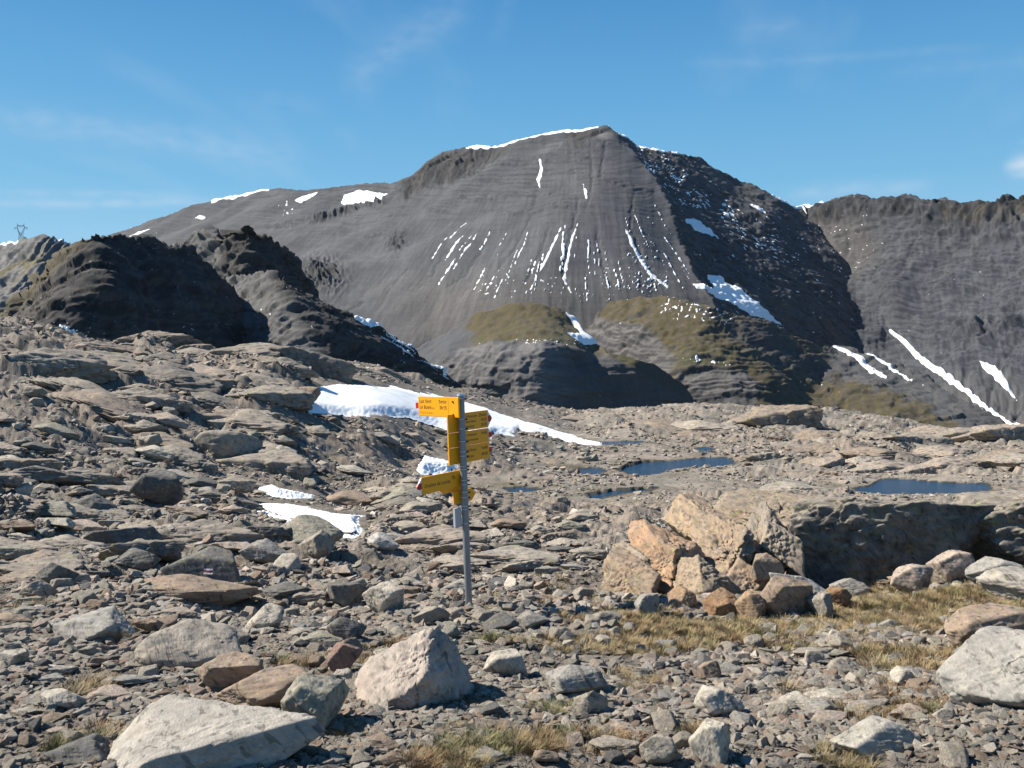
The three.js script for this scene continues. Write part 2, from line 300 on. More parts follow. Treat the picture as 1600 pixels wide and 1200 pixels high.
    c = mixc(c, [0.065, 0.063, 0.065], 0.6 * ss(0.1, 0.5, fbm(px * 0.012 + 30, py * 0.03, 4)) * ss(640, 560, px) * ss(330, 380, py));
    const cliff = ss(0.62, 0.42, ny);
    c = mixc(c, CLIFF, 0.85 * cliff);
    const cap = ss(38, 24, below + 8 * fbm(px * 0.04, 5, 2)) * (ss(645, 665, px) * ss(800, 740, px) + ss(880, 890, px) * ss(930, 918, px));
    c = mixc(c, mixc([0.082, 0.074, 0.068], [0.026, 0.026, 0.028], ss(-0.15, 0.25, fbm(px * 0.11, py * 0.015, 3))), 0.85 * cap * ss(2, 8, below));
    c = mixc(c, [0.030, 0.031, 0.036], 0.55 * Math.max(scar(GULLIES, px, py, 1.9), scar(LEDGES, px, py, 2.0)) * ss(-0.35, 0.15, fbm(px * 0.05, py * 0.05, 3)));
    const capH = interp([[600, 14], [640, 46], [690, 62], [740, 48], [800, 22], [880, 12], [900, 26], [935, 20], [960, 8]], px) + 9 * fbm(px * 0.05, 5, 2), crk = fbm(px * 0.10 + py * 0.035, py * 0.012, 4);
    c = mixc(c, mixc([0.054, 0.049, 0.047], [0.010, 0.010, 0.012], ss(-0.15, 0.15, crk)), 0.9 * ss(capH, capH - 14, below) * ss(1, 5, below) * ss(605, 640, px) * ss(960, 930, px) * (px > 790 && px < 885 ? 0.45 : 1));
    const bandC = ss(9, 4, Math.abs(py - (340 + (px - 500) * -0.28) + 5 * fbm(px * 0.04, 2, 2))) * ss(470, 500, px) * ss(620, 590, px) + Math.exp(-((px - 618) ** 2 / 260 + (py - 380) ** 2 / 160)) + Math.exp(-((px - 498) ** 2 / 900 + (py - 432) ** 2 / 300)) + 0.7 * ss(6, 2, Math.abs(py - 352 + (px - 440) * 0.06)) * ss(405, 420, px) * ss(475, 455, px);
    c = mixc(c, [0.026, 0.026, 0.029], 0.85 * clamp(bandC) * ss(-0.25, 0.2, fbm(px * 0.12, py * 0.05, 3) + 0.1));
    c = mixc(c, [0.24, 0.225, 0.20], 0.55 * ss(16, 6, Math.hypot(px - 945, (py - 212) * 1.2)));
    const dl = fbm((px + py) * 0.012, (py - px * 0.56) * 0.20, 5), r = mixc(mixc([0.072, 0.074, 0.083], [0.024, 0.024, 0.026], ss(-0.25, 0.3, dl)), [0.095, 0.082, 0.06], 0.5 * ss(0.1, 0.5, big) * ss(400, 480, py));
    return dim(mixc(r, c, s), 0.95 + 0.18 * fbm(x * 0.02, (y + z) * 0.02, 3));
  },
});

// the cirque wall on the right
const wall = landform({
  name: 'ridge', label: 'long banded cliff ridge on the right with scree below', jag: 1.0, jagF: 0.06, back: 700,
  crest: [[1215, 330], [1240, 322], [1260, 318], [1300, 313], [1350, 310], [1380, 309], [1415, 307], [1450, 307], [1475, 312], [1500, 320], [1540, 326], [1570, 328], [1600, 325], [1660, 322], [1760, 318], [1860, 330]],
  base: [[1215, 560], [1300, 640], [1450, 700], [1600, 760], [1860, 800]],
  ctrl: [[1215, 330, 3250], [1300, 313, 3050], [1450, 307, 2700], [1520, 322, 2500], [1600, 325, 2380], [1860, 330, 1900], [1215, 560, 2500], [1300, 620, 1900], [1450, 690, 1580], [1600, 740, 1380], [1860, 780, 1100], [1300, 400, 2830], [1400, 450, 2450], [1600, 500, 1950], [1500, 400, 2400], [1420, 570, 2000], [1600, 640, 1600], [1390, 530, 2300]],
  disp: (px, py, x, y, z, below) => {
    const bulge = ss(0, 20, py - 318) * ss(70, 35, below) * ss(1425, 1450, px), cliff = ss(40, 28, below) * ss(1255, 1290, px);
    const low = Math.exp(-((px - 1545) ** 2 / 4500 + (py - 525) ** 2 / 900)), knob = Math.exp(-((px - 1405) ** 2 / 700 + (py - 462) ** 2 / 900));
    return 24 * fbm(x * 0.003, z * 0.003, 4) + 2.6 * strata(x, y, z, 22) + 7 * facets(x, y, z, 75, 840, 1.8) * ss(600, 540, py) + 3 * facets(x, y, z, 26, 850, 2.2) * ss(600, 540, py) + cliff * ss(1, 12, below) * (14 + 10 * facets(x, y, z, 46, 890, 0.3) + 4 * facets(x, y, z, 17, 895, 0.4)) + bulge * (26 + 30 * rid3(x * 0.008, y * 0.003, z * 0.008, 4)) + low * (20 + 34 * rid3(x * 0.007, y * 0.004, z * 0.007, 4)) + knob * 50 + 4 * fbm(px * 0.08, py * 0.03, 3) - 4 * ss(0.8, 1, 1 - Math.abs(n2(px * 0.011 + py * 0.004, py * 0.003)));
  },
  color: (px, py, x, y, z, ny, below) => {
    const st = strata(x, y, z, 14), scree = ss(560, 640, py + (1600 - px) * 0.05 + 40 * fbm(px * 0.01, py * 0.01, 2));
    const thin = fbm(px * 0.013, (py + 0.06 * (px - 1400) - 10 * fbm(px * 0.006, py * 0.006, 2)) * 0.24, 4); let c = mixc([0.064, 0.069, 0.082], [0.028, 0.031, 0.040], ss(-0.3, 0.3, 0.5 * st + thin));
    c = mixc(c, [0.092, 0.090, 0.092], scree * 0.9);
    c = mixc(c, [0.105, 0.094, 0.084], 0.6 * ss(90, 20, Math.hypot((px - 1300) * 0.8, py - 385)));
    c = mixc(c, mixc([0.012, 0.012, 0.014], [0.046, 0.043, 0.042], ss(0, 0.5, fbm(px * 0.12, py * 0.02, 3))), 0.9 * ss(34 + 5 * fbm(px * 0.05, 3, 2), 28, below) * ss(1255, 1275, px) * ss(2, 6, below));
    c = mixc(c, [0.105, 0.088, 0.055], 0.55 * ss(0, 12, below) * ss(50, 25, below) * ss(1430, 1460, px) * ss(-0.2, 0.4, fbm(px * 0.03, py * 0.03, 3)));
    c = mixc(c, [0.125, 0.125, 0.13], 0.3 * ss(0.15, 0.5, fbm(px * 0.05 + 9, py * 0.02, 3)));
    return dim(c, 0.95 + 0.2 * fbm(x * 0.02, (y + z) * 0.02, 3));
  },
});

// the far grassy shoulder with the pylon
const shoulder = landform({
  name: 'hill', label: 'pale streaked shoulder with autumn grass at the far left', jag: 0.8, back: 500,
  crest: [[-260, 400], [-120, 388], [-40, 382], [0, 378], [40, 374], [70, 369], [90, 371], [115, 379], [140, 392], [180, 420], [240, 470]],
  base: [[-260, 620], [0, 560], [240, 560]],
  ctrl: [[-260, 400, 1800], [0, 378, 1700], [70, 369, 1620], [140, 392, 1720], [240, 470, 1800], [-260, 600, 1100], [0, 560, 1150], [60, 430, 1420], [30, 470, 1330], [120, 500, 1500], [240, 560, 1600], [-100, 450, 1500]],
  disp: (px, py, x, y, z) => 10 * fbm(x * 0.006, z * 0.006, 4) + 6 * ridged((px + py * 1.1) * 0.03, (py - px) * 0.006, 3) + 3 * strata(x, y, z, 12),
  color: (px, py, x, y, z, ny, below) => {
    const q = fbm((px + py * 1.15) * 0.03, (py - px) * 0.004, 3);
    let c = mixc([0.20, 0.195, 0.19], [0.125, 0.12, 0.115], ss(-0.4, 0.3, strata(x, y, z, 8)));
    return mixc(c, [0.15, 0.125, 0.055], 0.85 * ss(0.0, 0.35, q) * ss(8, 40, below));
  },
});

// dark ridges on the left
const darkDisp = (A, l) => (px, py, x, y, z, below) => A * 0.7 * fbm(x * 0.008, z * 0.008 + y * 0.004, 3) + A * 0.12 * strata(x, y, z, l) + A * 0.3 * rid3(x * 0.014, y * 0.012, z * 0.014, 3) + A * 0.7 * facets(x, y, z, 62, 815, 0.9) + A * 0.6 * facets(x, y, z, 20, 820, 0.7) + A * 0.4 * facets(x, y, z, 8, 830, 0.8) + A * 0.25 * fbm3(x * 0.05, y * 0.05, z * 0.05, 3);
const darkTone = (px, py, x, y, z, ny, below) => dim(mixc(mixc([0.062, 0.056, 0.050], [0.020, 0.020, 0.022], ss(-0.3, 0.2, strata(x, y, z, 6) + 0.7 * fbm((px + py) * 0.05, (py - px) * 0.02, 4))), [0.085, 0.068, 0.042], 0.55 * ss(16, 2, below) * ss(-0.2, 0.5, fbm(px * 0.05, py * 0.05, 2))), 0.9 + 0.3 * fbm(x * 0.03, (y + z) * 0.03, 3));
const peak = landform({
  name: 'ridge', label: 'dark rocky pyramid rising between the dark crest and the scree mountain', jag: 3.4, jagF: 0.12, back: 350, mat: M.mid,
  crest: [[250, 392], [285, 378], [305, 366], [322, 362], [345, 368], [356, 352], [372, 356], [386, 349], [398, 354], [412, 366], [425, 376], [436, 379], [447, 388], [460, 404], [475, 430], [490, 455], [510, 480], [560, 520], [640, 580]],
  base: [[250, 470], [450, 520], [640, 640]],
  ctrl: [[250, 392, 1350], [322, 362, 1290], [386, 349, 1180], [425, 376, 1230], [460, 404, 1290], [490, 455, 1340], [640, 580, 1400], [250, 470, 1280], [330, 440, 1160], [380, 430, 1110], [440, 460, 1190], [500, 520, 1300], [640, 640, 1350]],
  disp: darkDisp(13, 12),
  color: (px, py, x, y, z, ny, below) => mixc(darkTone(px, py, x, y, z, ny, below), [0.11, 0.108, 0.106], ss(352, 335, px) * 0.9),
});
const shoulderDark = landform({
  name: 'ridge', label: 'dark banded spur sloping right below the rocky pyramid', jag: 2.4, jagF: 0.11, back: 260, mat: M.mid,
  crest: [[250, 470], [285, 448], [315, 432], [345, 436], [380, 430], [405, 426], [430, 427], [460, 442], [505, 465], [550, 490], [600, 520], [640, 544], [670, 566], [695, 588], [730, 618]],
  base: [[250, 600], [400, 620], [730, 680]],
  ctrl: [[250, 470, 1080], [345, 436, 1050], [430, 427, 975], [505, 465, 960], [600, 520, 960], [695, 588, 980], [730, 618, 990], [430, 445, 930], [455, 480, 880], [485, 530, 820], [500, 570, 790], [400, 500, 890], [340, 500, 960], [300, 560, 960], [380, 580, 850], [550, 560, 850], [600, 570, 900], [650, 590, 940], [730, 680, 950], [560, 620, 820]],
  disp: darkDisp(8, 9),
  color: (px, py, x, y, z, ny, below) => { const crease = ss(-25, 10, px - (430 + (py - 427) * 0.58)); return mixc(mixc([0.125, 0.122, 0.12], [0.075, 0.074, 0.075], ss(-0.2, 0.3, strata(x, y, z, 7))), darkTone(px, py, x, y, z, ny, below), crease); },  // sunlit side of the crease painted paler, shaded side darker
});
const darkRidge = landform({
  name: 'ridge', label: 'near black shaded ridge behind the rocky plateau at the left', jag: 3.0, jagF: 0.11, back: 260, drop: 0.5, mat: M.mid,
  crest: [[-240, 600], [-120, 545], [-40, 520], [0, 497], [30, 470], [60, 436], [85, 408], [100, 396], [115, 380], [128, 373], [150, 364], [170, 366], [190, 368], [215, 375], [228, 374], [240, 374], [256, 384], [272, 388], [290, 385], [300, 390], [310, 404], [330, 422], [360, 446], [400, 482], [440, 521], [470, 549], [520, 600]],
  base: [[-240, 680], [0, 620], [520, 640]],
  ctrl: [[-240, 600, 520], [0, 497, 740], [60, 436, 715], [100, 396, 720], [150, 364, 725], [215, 375, 790], [290, 385, 880], [360, 446, 940], [470, 549, 1010], [520, 600, 1020], [-240, 680, 480], [0, 560, 700], [20, 510, 705], [25, 480, 705], [92, 425, 694], [64, 470, 664], [44, 515, 640], [30, 560, 622], [150, 540, 640], [200, 560, 660], [300, 560, 760], [380, 560, 860], [450, 580, 950], [160, 450, 665], [230, 470, 715], [320, 480, 840], [520, 640, 1000], [250, 640, 690]],
  disp: darkDisp(7, 9),
  color: (px, py, x, y, z, ny, below) => { const c = darkTone(px, py, x, y, z, ny, below), f = ss(20, -12, px - (112 - (py - 400) * 0.55)); return mixc(c, mixc([0.085, 0.076, 0.066], [0.09, 0.07, 0.036], ss(20, 5, below)), 0.85 * f); },  // left flank painted paler, standing in for the sunlight on it
});

// the two grassy knolls at the mountain's foot
const knoll = landform({
  name: 'hill', label: 'grass-topped knoll with a grey cliff below it', jag: 1.2, back: 300, mat: M.mid,
  crest: [[560, 600], [620, 560], [680, 530], [715, 511], [740, 496], [780, 481], [810, 474], [850, 476], [875, 481], [900, 500], [920, 524], [935, 541], [950, 549], [1000, 559], [1020, 566], [1040, 580], [1060, 596], [1075, 612], [1090, 640], [1110, 690]],
  base: [[560, 700], [1110, 720]],
  ctrl: [[560, 600, 1350], [680, 530, 1380], [715, 511, 1370], [780, 481, 1400], [850, 476, 1390], [900, 500, 1400], [935, 541, 1340], [950, 549, 1260], [1000, 559, 1250], [1040, 580, 1270], [1075, 612, 1290], [1110, 690, 1300], [700, 552, 1230], [770, 538, 1180], [850, 541, 1150], [900, 548, 1185], [700, 640, 1190], [780, 640, 1140], [850, 640, 1105], [950, 650, 1180], [1050, 650, 1260], [950, 590, 1200], [1020, 600, 1250], [560, 700, 1250], [1110, 720, 1300], [850, 700, 1080], [640, 600, 1260]],
  disp: (px, py, x, y, z) => { const cliff = ss(-6, 8, py - interp([[600, 600], [720, 546], [770, 537], [850, 537], [900, 546], [950, 552], [1100, 640]], px)); return 6 * fbm(x * 0.006, z * 0.006, 4) + cliff * (1.2 * strata(x, y, z, 8) + 5 * rid3(x * 0.012, y * 0.005, z * 0.012, 3) + 4 * facets(x, y, z, 26, 860, 1.6) + 2 * facets(x, y, z, 10, 870, 1.6)) + (1 - cliff) * 2.5 * fbm(x * 0.03, z * 0.03, 3); },
  color: (px, py, x, y, z, ny, below) => {
    const edge = py - interp([[560, 640], [600, 600], [720, 542], [770, 534], [850, 534], [900, 544], [950, 552], [1100, 640]], px), cliff = ss(-3, 5, edge + 4 * fbm(px * 0.08, 3, 2));
    let top = mixc(mixc(TURF, GREEN, ss(0.0, 0.5, fbm(px * 0.02, py * 0.05 + 5, 3)) * ss(505, 525, py)), BROWN, ss(0.1, 0.5, fbm(px * 0.06 + 20, py * 0.1, 3)));
    top = mixc(top, SCREE2, ss(745, 720, px + 12 * fbm(py * 0.05, 3, 2)));
    top = mixc(top, CLIFF, 0.8 * ss(0.62, 0.5, ny));
    const rock = mixc(mixc([0.155, 0.15, 0.15], [0.105, 0.102, 0.106], ss(-0.2, 0.35, strata(x, y, z, 6))), [0.06, 0.058, 0.058], ss(855, 905, px + 20 * fbm(py * 0.05, 8, 2)) * 0.8);  // right part of the cliff painted darker, as its shaded side
    return mixc(top, mixc(rock, SCREE2, ss(730, 690, px) * 0.7), cliff);
  },
});
const foot = landform({
  name: 'hill', label: 'grassy foothill with dark rock steps right of the knoll', jag: 1.3, back: 260, mat: M.mid,
  crest: [[880, 560], [905, 525], [930, 498], [955, 472], [1000, 462], [1060, 467], [1090, 472], [1150, 492], [1200, 505], [1250, 531], [1280, 541], [1310, 539], [1350, 552], [1400, 567], [1450, 592], [1500, 622], [1560, 656], [1600, 692], [1680, 760]],
  base: [[880, 640], [1000, 700], [1680, 790]],
  ctrl: [[880, 560, 1680], [930, 498, 1690], [1000, 462, 1680], [1060, 467, 1640], [1150, 492, 1640], [1250, 531, 1700], [1310, 539, 1800], [1350, 552, 1770], [1400, 567, 1720], [1450, 592, 1620], [1500, 622, 1510], [1560, 656, 1400], [1600, 692, 1300], [1350, 590, 1590], [1420, 610, 1540], [1680, 760, 1200], [960, 560, 1560], [1010, 510, 1540], [1100, 520, 1480], [1060, 570, 1420], [1150, 560, 1410], [1190, 572, 1430], [1240, 582, 1500], [1280, 592, 1600], [1110, 490, 1560], [1160, 520, 1540], [1220, 545, 1600], [1060, 605, 1380], [1120, 600, 1370], [1200, 600, 1370], [1060, 650, 1370], [1180, 640, 1320], [1300, 640, 1360], [1400, 650, 1340], [1500, 680, 1270], [880, 640, 1600], [1250, 700, 1250], [1600, 780, 1150]],
  disp: (px, py, x, y, z) => 7 * fbm(x * 0.006, z * 0.006, 4) + (3 * rid3(x * 0.015, y * 0.015, z * 0.015, 3) + 6 * facets(x, y, z, 30, 880, 1.5)) * ss(0.0, 0.4, fbm(px * 0.012, py * 0.02 + 7, 2) + 0.3) + 3 * strata(x, y, z, 8) + 1.5 * fbm(x * 0.04, z * 0.04, 2),
  color: (px, py, x, y, z, ny, below) => {
    let c = mixc(mixc(TURF, GREEN, 0.9 * ss(40, 5, Math.hypot((px - 1095) * 0.45, py - 568))), BROWN, ss(-0.1, 0.4, fbm(px * 0.05, py * 0.09, 3)));
    const bare = Math.max(ss(4, -8, polySDF([[930, 490], [960, 505], [1005, 505], [1060, 560], [1050, 590], [960, 600], [890, 640], [870, 560]], px, py) * -1), ss(-5, 5, polySDF([[1055, 590], [1100, 574], [1165, 580], [1185, 600], [1180, 640], [1050, 640]], px, py)));
    c = mixc(c, mixc([0.145, 0.135, 0.128], [0.11, 0.105, 0.103], ss(-0.2, 0.3, strata(x, y, z, 6))), bare);
    const right = ss(0, 14, polySDF([[1100, 488], [1180, 488], [1310, 580], [1330, 620], [1240, 586], [1190, 574], [1140, 530]], px, py));
    c = mixc(c, [0.055, 0.052, 0.05], 0.85 * right);  // shade on the right-facing flank painted in as a darker tone
    c = mixc(c, [0.092, 0.09, 0.091], ss(1275, 1305, px) * ss(58, 40, below + 14 * fbm(px * 0.03, py * 0.03, 2) + 0.08 * Math.max(0, px - 1400)));
    c = mixc(c, CLIFF, 0.9 * ss(0.66, 0.5, ny + 0.08 * fbm(px * 0.1, py * 0.1, 2)));
    c = mixc(c, CLIFF, 0.7 * ss(1490, 1530, px) + 0.8 * ss(-4, 6, polySDF([[1090, 622], [1130, 610], [1180, 612], [1185, 640], [1090, 640]], px, py)));
    return dim(c, 0.92 + 0.25 * fbm(x * 0.03, z * 0.03, 3));
  },
});

// ---------------------------------------------------------------- snow on the mountains: patches one could point at are things, flecks are not
const wob = (px, py, a, f = 0.12) => a * fbm(px * f, py * f, 3);
function patch(L, shape, label, { line, width = 3, taper = 0.5, rag = 0.6, lift = 2 } = {}) {
  const field = line
    ? (px, py) => { const [q, t] = lineDist(line, px, py); return width * (1 - taper * Math.abs(2 * t - 1)) - q + wob(px, py, rag * width, 0.1) + (rag > 0.7 ? 0.9 * width * fbm(px * 0.07, py * 0.07, 2) : 0); }
    : (px, py) => polySDF(shape, px, py) + wob(px, py, rag * 2.4);
  const g = drape(L, field, lift, 4);
  if (g.index.count) tag(mesh('snow_patch', g, M.farSnow), label, 'snow patch');
}
patch(massif, [[532, 317], [537, 306], [560, 299], [604, 300], [598, 308], [565, 317], [540, 321]], 'broad white snow patch on the shoulder left of the flat-topped summit cliff');
patch(massif, [[458, 314], [480, 306], [498, 302], [490, 309], [470, 317]], 'small slanting snow patch left of the broad shoulder snow patch');
patch(massif, [[197, 369], [215, 362], [237, 360], [215, 370], [200, 373]], 'low flat snow patch above the crest of the near black ridge');
patch(massif, [[304, 339], [312, 335], [321, 337], [314, 341]], 'tiny oval snow spot on the grey slope left of the mountain');
patch(massif, null, 'short upright snow streak high below the summit plateau', { line: [[844, 252], [846, 264], [840, 276], [842, 288]], width: 2.6 });
patch(massif, null, 'small snow streak in the gully below the summit', { line: [[911, 290], [914, 300], [917, 316]], width: 1.8, rag: 0.9 });
patch(massif, [[1068, 345], [1087, 343], [1110, 364], [1122, 378], [1095, 367], [1075, 356]], 'snow patch in the upper part of the shaded face right of the arete');
patch(massif, [[1104, 430], [1125, 430], [1150, 444], [1180, 468], [1232, 507], [1200, 497], [1170, 482], [1125, 466], [1085, 457], [1078, 448], [1118, 455]], 'largest snowfield of the mountain, slanting across the foot of the shaded face');
patch(massif, null, 'longest broken snow streak in the gully beside the arete', { line: [[978, 358], [990, 385], [1003, 408], [1018, 432], [1041, 452]], width: 3.3, rag: 0.7 });
patch(massif, null, 'thin snow streak reaching down to the scree foot in the middle of the mountain', { line: [[903, 350], [890, 390], [881, 436], [892, 456]], width: 1.8, rag: 0.9 });
patch(massif, null, 'faint slanting snow streak left of the middle snow streak', { line: [[880, 355], [856, 405], [829, 455]], width: 1.4, rag: 0.9 });
patch(massif, [[1168, 319], [1180, 321], [1199, 336], [1185, 332]], 'small snow spot under the right crest near the saddle');
patch(wall, null, 'long white snow tongue running down the scree at the right edge', { line: [[1394, 520], [1412, 532], [1440, 560], [1478, 590], [1540, 632], [1610, 676]], width: 5, taper: 0.5, rag: 0.06, lift: 6 });
patch(foot, null, 'narrow snow stripe in the dark gully left of the long snow tongue', { line: [[1303, 539], [1340, 562], [1384, 590]], width: 4, rag: 0.1, lift: 4 });
patch(foot, null, 'thinnest snow stripe between the two longer stripes on the scree', { line: [[1352, 555], [1388, 572], [1424, 598]], width: 2.2, rag: 0.1, lift: 4 });
patch(wall, [[1532, 573], [1556, 576], [1572, 596], [1588, 620], [1565, 604], [1545, 588]], 'short wide snow tongue below the dark cliff at the right edge');
patch(knoll, [[882, 486], [902, 494], [922, 514], [938, 540], [920, 537], [885, 519], [907, 519]], 'snow patch hanging on the right flank of the grassy knoll');
patch(shoulderDark, null, 'white snow rim along the lower crest of the dark spur', { line: [[556, 494], [580, 507], [612, 518]], width: 5, rag: 0.5 });
patch(shoulderDark, [[686, 572], [697, 574], [706, 590], [690, 589]], 'small snow wedge at the tip of the dark spur');
patch(darkRidge, null, 'broken snow streak low on the near black ridge', { line: [[92, 508], [120, 520], [165, 541]], width: 3.2, rag: 1.1 });
{
  // snow left in the gullies: thin broken streaks that run down the fall line
  const r = rng(606), lines = [];
  for (let i = 0; i < 44; i++) {
    let px = i < 40 ? lerp(700, 1040, r()) : lerp(960, 1075, r()), py = i < 40 ? lerp(335, 440, r()) : lerp(300, 430, r()); const n = 3 + Math.floor(r() * 4), l = [];
    for (let k = 0; k < n; k++) { l.push([px, py]); const s = lerp(7, 15, r()); px += s * (px - 905) / (py - 60) * 1.25 + 2.4 * (r() - 0.5); py += s; }
    if (l[n - 1][1] < 470) lines.push([l, lerp(0.5, 1.5, r() * r()), Math.min(...l.map((p) => p[0])) - 4, Math.max(...l.map((p) => p[0])) + 4, r() * 50]);
  }
  const streaks = (px, py) => { let s = -1; for (const [l, w, x0, x1, o] of lines) if (px > x0 && px < x1 && py > l[0][1] - 4 && py < l[l.length - 1][1] + 4) s = Math.max(s, w * (0.75 + 1.5 * fbm(py * 0.11 + o, px * 0.05, 2)) - lineDist(l, px, py)[0]); return s; };
  const flecks = [];
  flecks.push(drape(massif, (px, py, x, y, z, ny) => {
    const leftBand = ss(20, 0, Math.hypot((px - 450) * 0.55, (py - 325) * 1.1)), crest = py - interp(massifCrest, px);
    const line = 2.6 - Math.abs(crest - 1.0) * 1.2 + fbm(px * 0.05, 7, 2) * 2.2, onCrest = (px > 330 && px < 420) || (px > 728 && px < 935) || (px > 965 && px < 1060) || (px > 1205 && px < 1262) ? line - ((px > 965 && px < 1060) ? 1.2 : 0.2) : -1;
    const fan = (px - 905) / Math.max(30, py - 60), f = fbm(px * 0.10 - py * 0.03, py * 0.09 + px * 0.05, 4) - (px < 640 ? 0 : 0.10), g = fbm(px * 0.02, py * 0.02 + 40, 2);
    const left = -0.76 + 0.22 * ss(700, 730, px) * ss(360, 400, py) * ss(1060, 1000, px) * ss(480, 455, py) + 0.56 * leftBand + 0.26 * ss(60, 10, Math.abs(px - 1000 - (py - 360) * 0.3)) * ss(270, 340, py) * ss(480, 440, py) + 0.20 * ss(490, 450, Math.abs(py - 462) + 440) * ss(700, 780, px) + 0.1 * ss(300, 240, px);
    // snow dust on the ledges of the shaded face: thin lines along the strata
    const right = px > interp(ARETE.map(([a, b]) => [b, a]), py) + 2 ? fbm((px + py) * 0.022, (py - px * 0.56) * 0.34, 3) - 0.60 + 0.34 * ss(60, 5, Math.abs(py - 245 - (px - 985) * 0.62)) * ss(1300, 1150, px) * ss(-0.3, 0.5, g + 0.3) + 0.10 * ss(1180, 1280, px) * ss(440, 380, py) : -1;
    return Math.max(onCrest, streaks(px, py), 4 * (f + left + 0.1 * g), right * 3);
  }, 1.6, 0.5));
  flecks.push(drape(foot, (px, py) => { const f = fbm(px * 0.085, py * 0.13, 4); return 3 * (f - 0.66 + 0.34 * Math.max(ss(30, 6, Math.abs(py - 478 - (px - 1030) * 0.14)) * ss(1020, 1040, px) * ss(1170, 1120, px), ss(10, 2, Math.abs(py - 566)) * ss(1060, 1075, px) * ss(1150, 1130, px), 0.8 * ss(10, 2, Math.abs(py - 588 - (px - 1200) * 0.2)) * ss(1190, 1220, px) * ss(1330, 1290, px))); }, 1.4, 0.5));
  flecks.push(drape(knoll, (px, py) => 3 * (fbm(px * 0.12, py * 0.25, 3) - 0.66 + 0.34 * ss(9, 2, Math.abs(py - 536 - (px - 850) * 0.03)) * ss(780, 830, px) * ss(960, 930, px)), 1.2, 0.5));
  flecks.push(drape(shoulderDark, (px, py) => 3 * (fbm((px - py) * 0.03, (py - px * 0.62) * 0.3, 3) - 0.62 + 0.5 * ss(22, 4, Math.abs(py - 528 - (px - 610) * 0.62)) * ss(560, 610, px)), 1.2, 0.5));
  flecks.push(drape(darkRidge, (px, py) => 3 * (fbm(px * 0.06, py * 0.2, 3) - 0.62 + 0.34 * ss(26, 4, Math.abs(py - 530 - (px - 130) * 0.3)) * ss(70, 90, px) * ss(200, 160, px)), 0.8, 0.5));
  flecks.push(drape(wall, (px, py) => { const c = py - interp([[1215, 330], [1260, 318], [1300, 313]], px); return Math.max(px < 1290 ? 2.4 - Math.abs(c - 1) + fbm(px * 0.1, 2, 2) : -1, 3 * (fbm(px * 0.05 + py * 0.05, py * 0.16 - px * 0.1, 3) - 0.72 + 0.18 * ss(120, 30, Math.hypot(px - 1300, py - 390)))); }, 1.4, 0.5));
  flecks.push(drape(shoulder, (px, py) => px < 30 || px > 85 ? 1.6 - Math.abs(py - interp([[-40, 382], [0, 378], [40, 374], [70, 369], [115, 379]], px) - 1) + 1.5 * fbm(px * 0.1, 4, 2) : -1, 0.8, 0.5));
  tag(mesh('snow_flecks', mergeGeometries(flecks.filter((g) => g.index.count)), M.farSnow), 'scattered snow flecks dusting ledges and gullies of the mountains', 'snow', null, 'stuff');
}

// ---------------------------------------------------------------- the rocky plateau: one sheet from the photographer's feet to the edge where it drops into the valley
const DN = [1.2, 2.2, 3.5, 5, 7.5, 10, 14, 20, 30, 42, 55, 70, 90, 120, 160, 210, 280, 380];
const HEIGHTS = [                                            // height above the eye at those distances, by photo column
  [-300, [-1.65, -1.65, -1.65, -1.8, -2.0, -2.3, -2.7, -2.8, -2.3, -0.9, 0.8, 2.0, 2.3, 1, -3, -10, -25, -50]],
  [0, [-1.65, -1.65, -1.65, -1.8, -2.1, -2.45, -2.95, -3.25, -3.1, -1.7, 0.2, 1.6, 1.9, 0.5, -4, -12, -28, -55]],
  [200, [-1.65, -1.65, -1.66, -1.82, -2.15, -2.55, -3.15, -3.75, -4.1, -3.2, -1.6, -0.5, -0.5, -3, -8, -16, -30, -60]],
  [400, [-1.65, -1.65, -1.67, -1.84, -2.2, -2.65, -3.35, -4.15, -5.0, -4.5, -2.9, -1.1, -0.9, -3, -9, -17, -32, -60]],
  [560, [-1.65, -1.65, -1.67, -1.85, -2.23, -2.7, -3.45, -4.35, -5.6, -6.0, -5.2, -3.6, -2.3, -2.9, -7, -17, -32, -60]],
  [720, [-1.65, -1.65, -1.67, -1.85, -2.25, -2.75, -3.5, -4.4, -5.7, -7.0, -7.6, -7.2, -6.0, -6.0, -9, -16, -30, -60]],
  [820, [-1.65, -1.65, -1.67, -1.86, -2.25, -2.75, -3.5, -4.42, -5.8, -7.1, -8.1, -8.4, -8.2, -8.6, -11.2, -16, -30, -60]],
  [900, [-1.65, -1.65, -1.67, -1.86, -2.25, -2.75, -3.5, -4.45, -5.9, -7.2, -8.4, -9.2, -9.6, -10.4, -12.4, -17, -30, -60]],
  [1100, [-1.65, -1.65, -1.67, -1.87, -2.27, -2.8, -3.65, -4.5, -6, -7.4, -8.6, -9.6, -10.2, -10.8, -11.4, -15, -26, -55]],
  [1330, [-1.65, -1.65, -1.67, -1.85, -2.25, -2.8, -3.6, -4.4, -6, -7.5, -8.7, -9.4, -10.0, -10.9, -12.2, -17, -27, -55]],
  [1600, [-1.6, -1.6, -1.6, -1.72, -2.12, -2.72, -3.5, -4.4, -6, -7.5, -8.8, -9.7, -10.8, -13.0, -18, -25, -36, -62]],
  [1900, [-1.55, -1.55, -1.5, -1.6, -2.0, -2.6, -3.4, -4.3, -6, -7.5, -8.8, -9.8, -11.2, -14.5, -20, -28, -40, -66]],
];
const LDN = DN.map(Math.log);
const cubic = (p0, p1, p2, p3, t) => p1 + 0.5 * t * (p2 - p0 + t * (2 * p0 - 5 * p1 + 4 * p2 - p3 + t * (3 * (p1 - p2) + p3 - p0)));
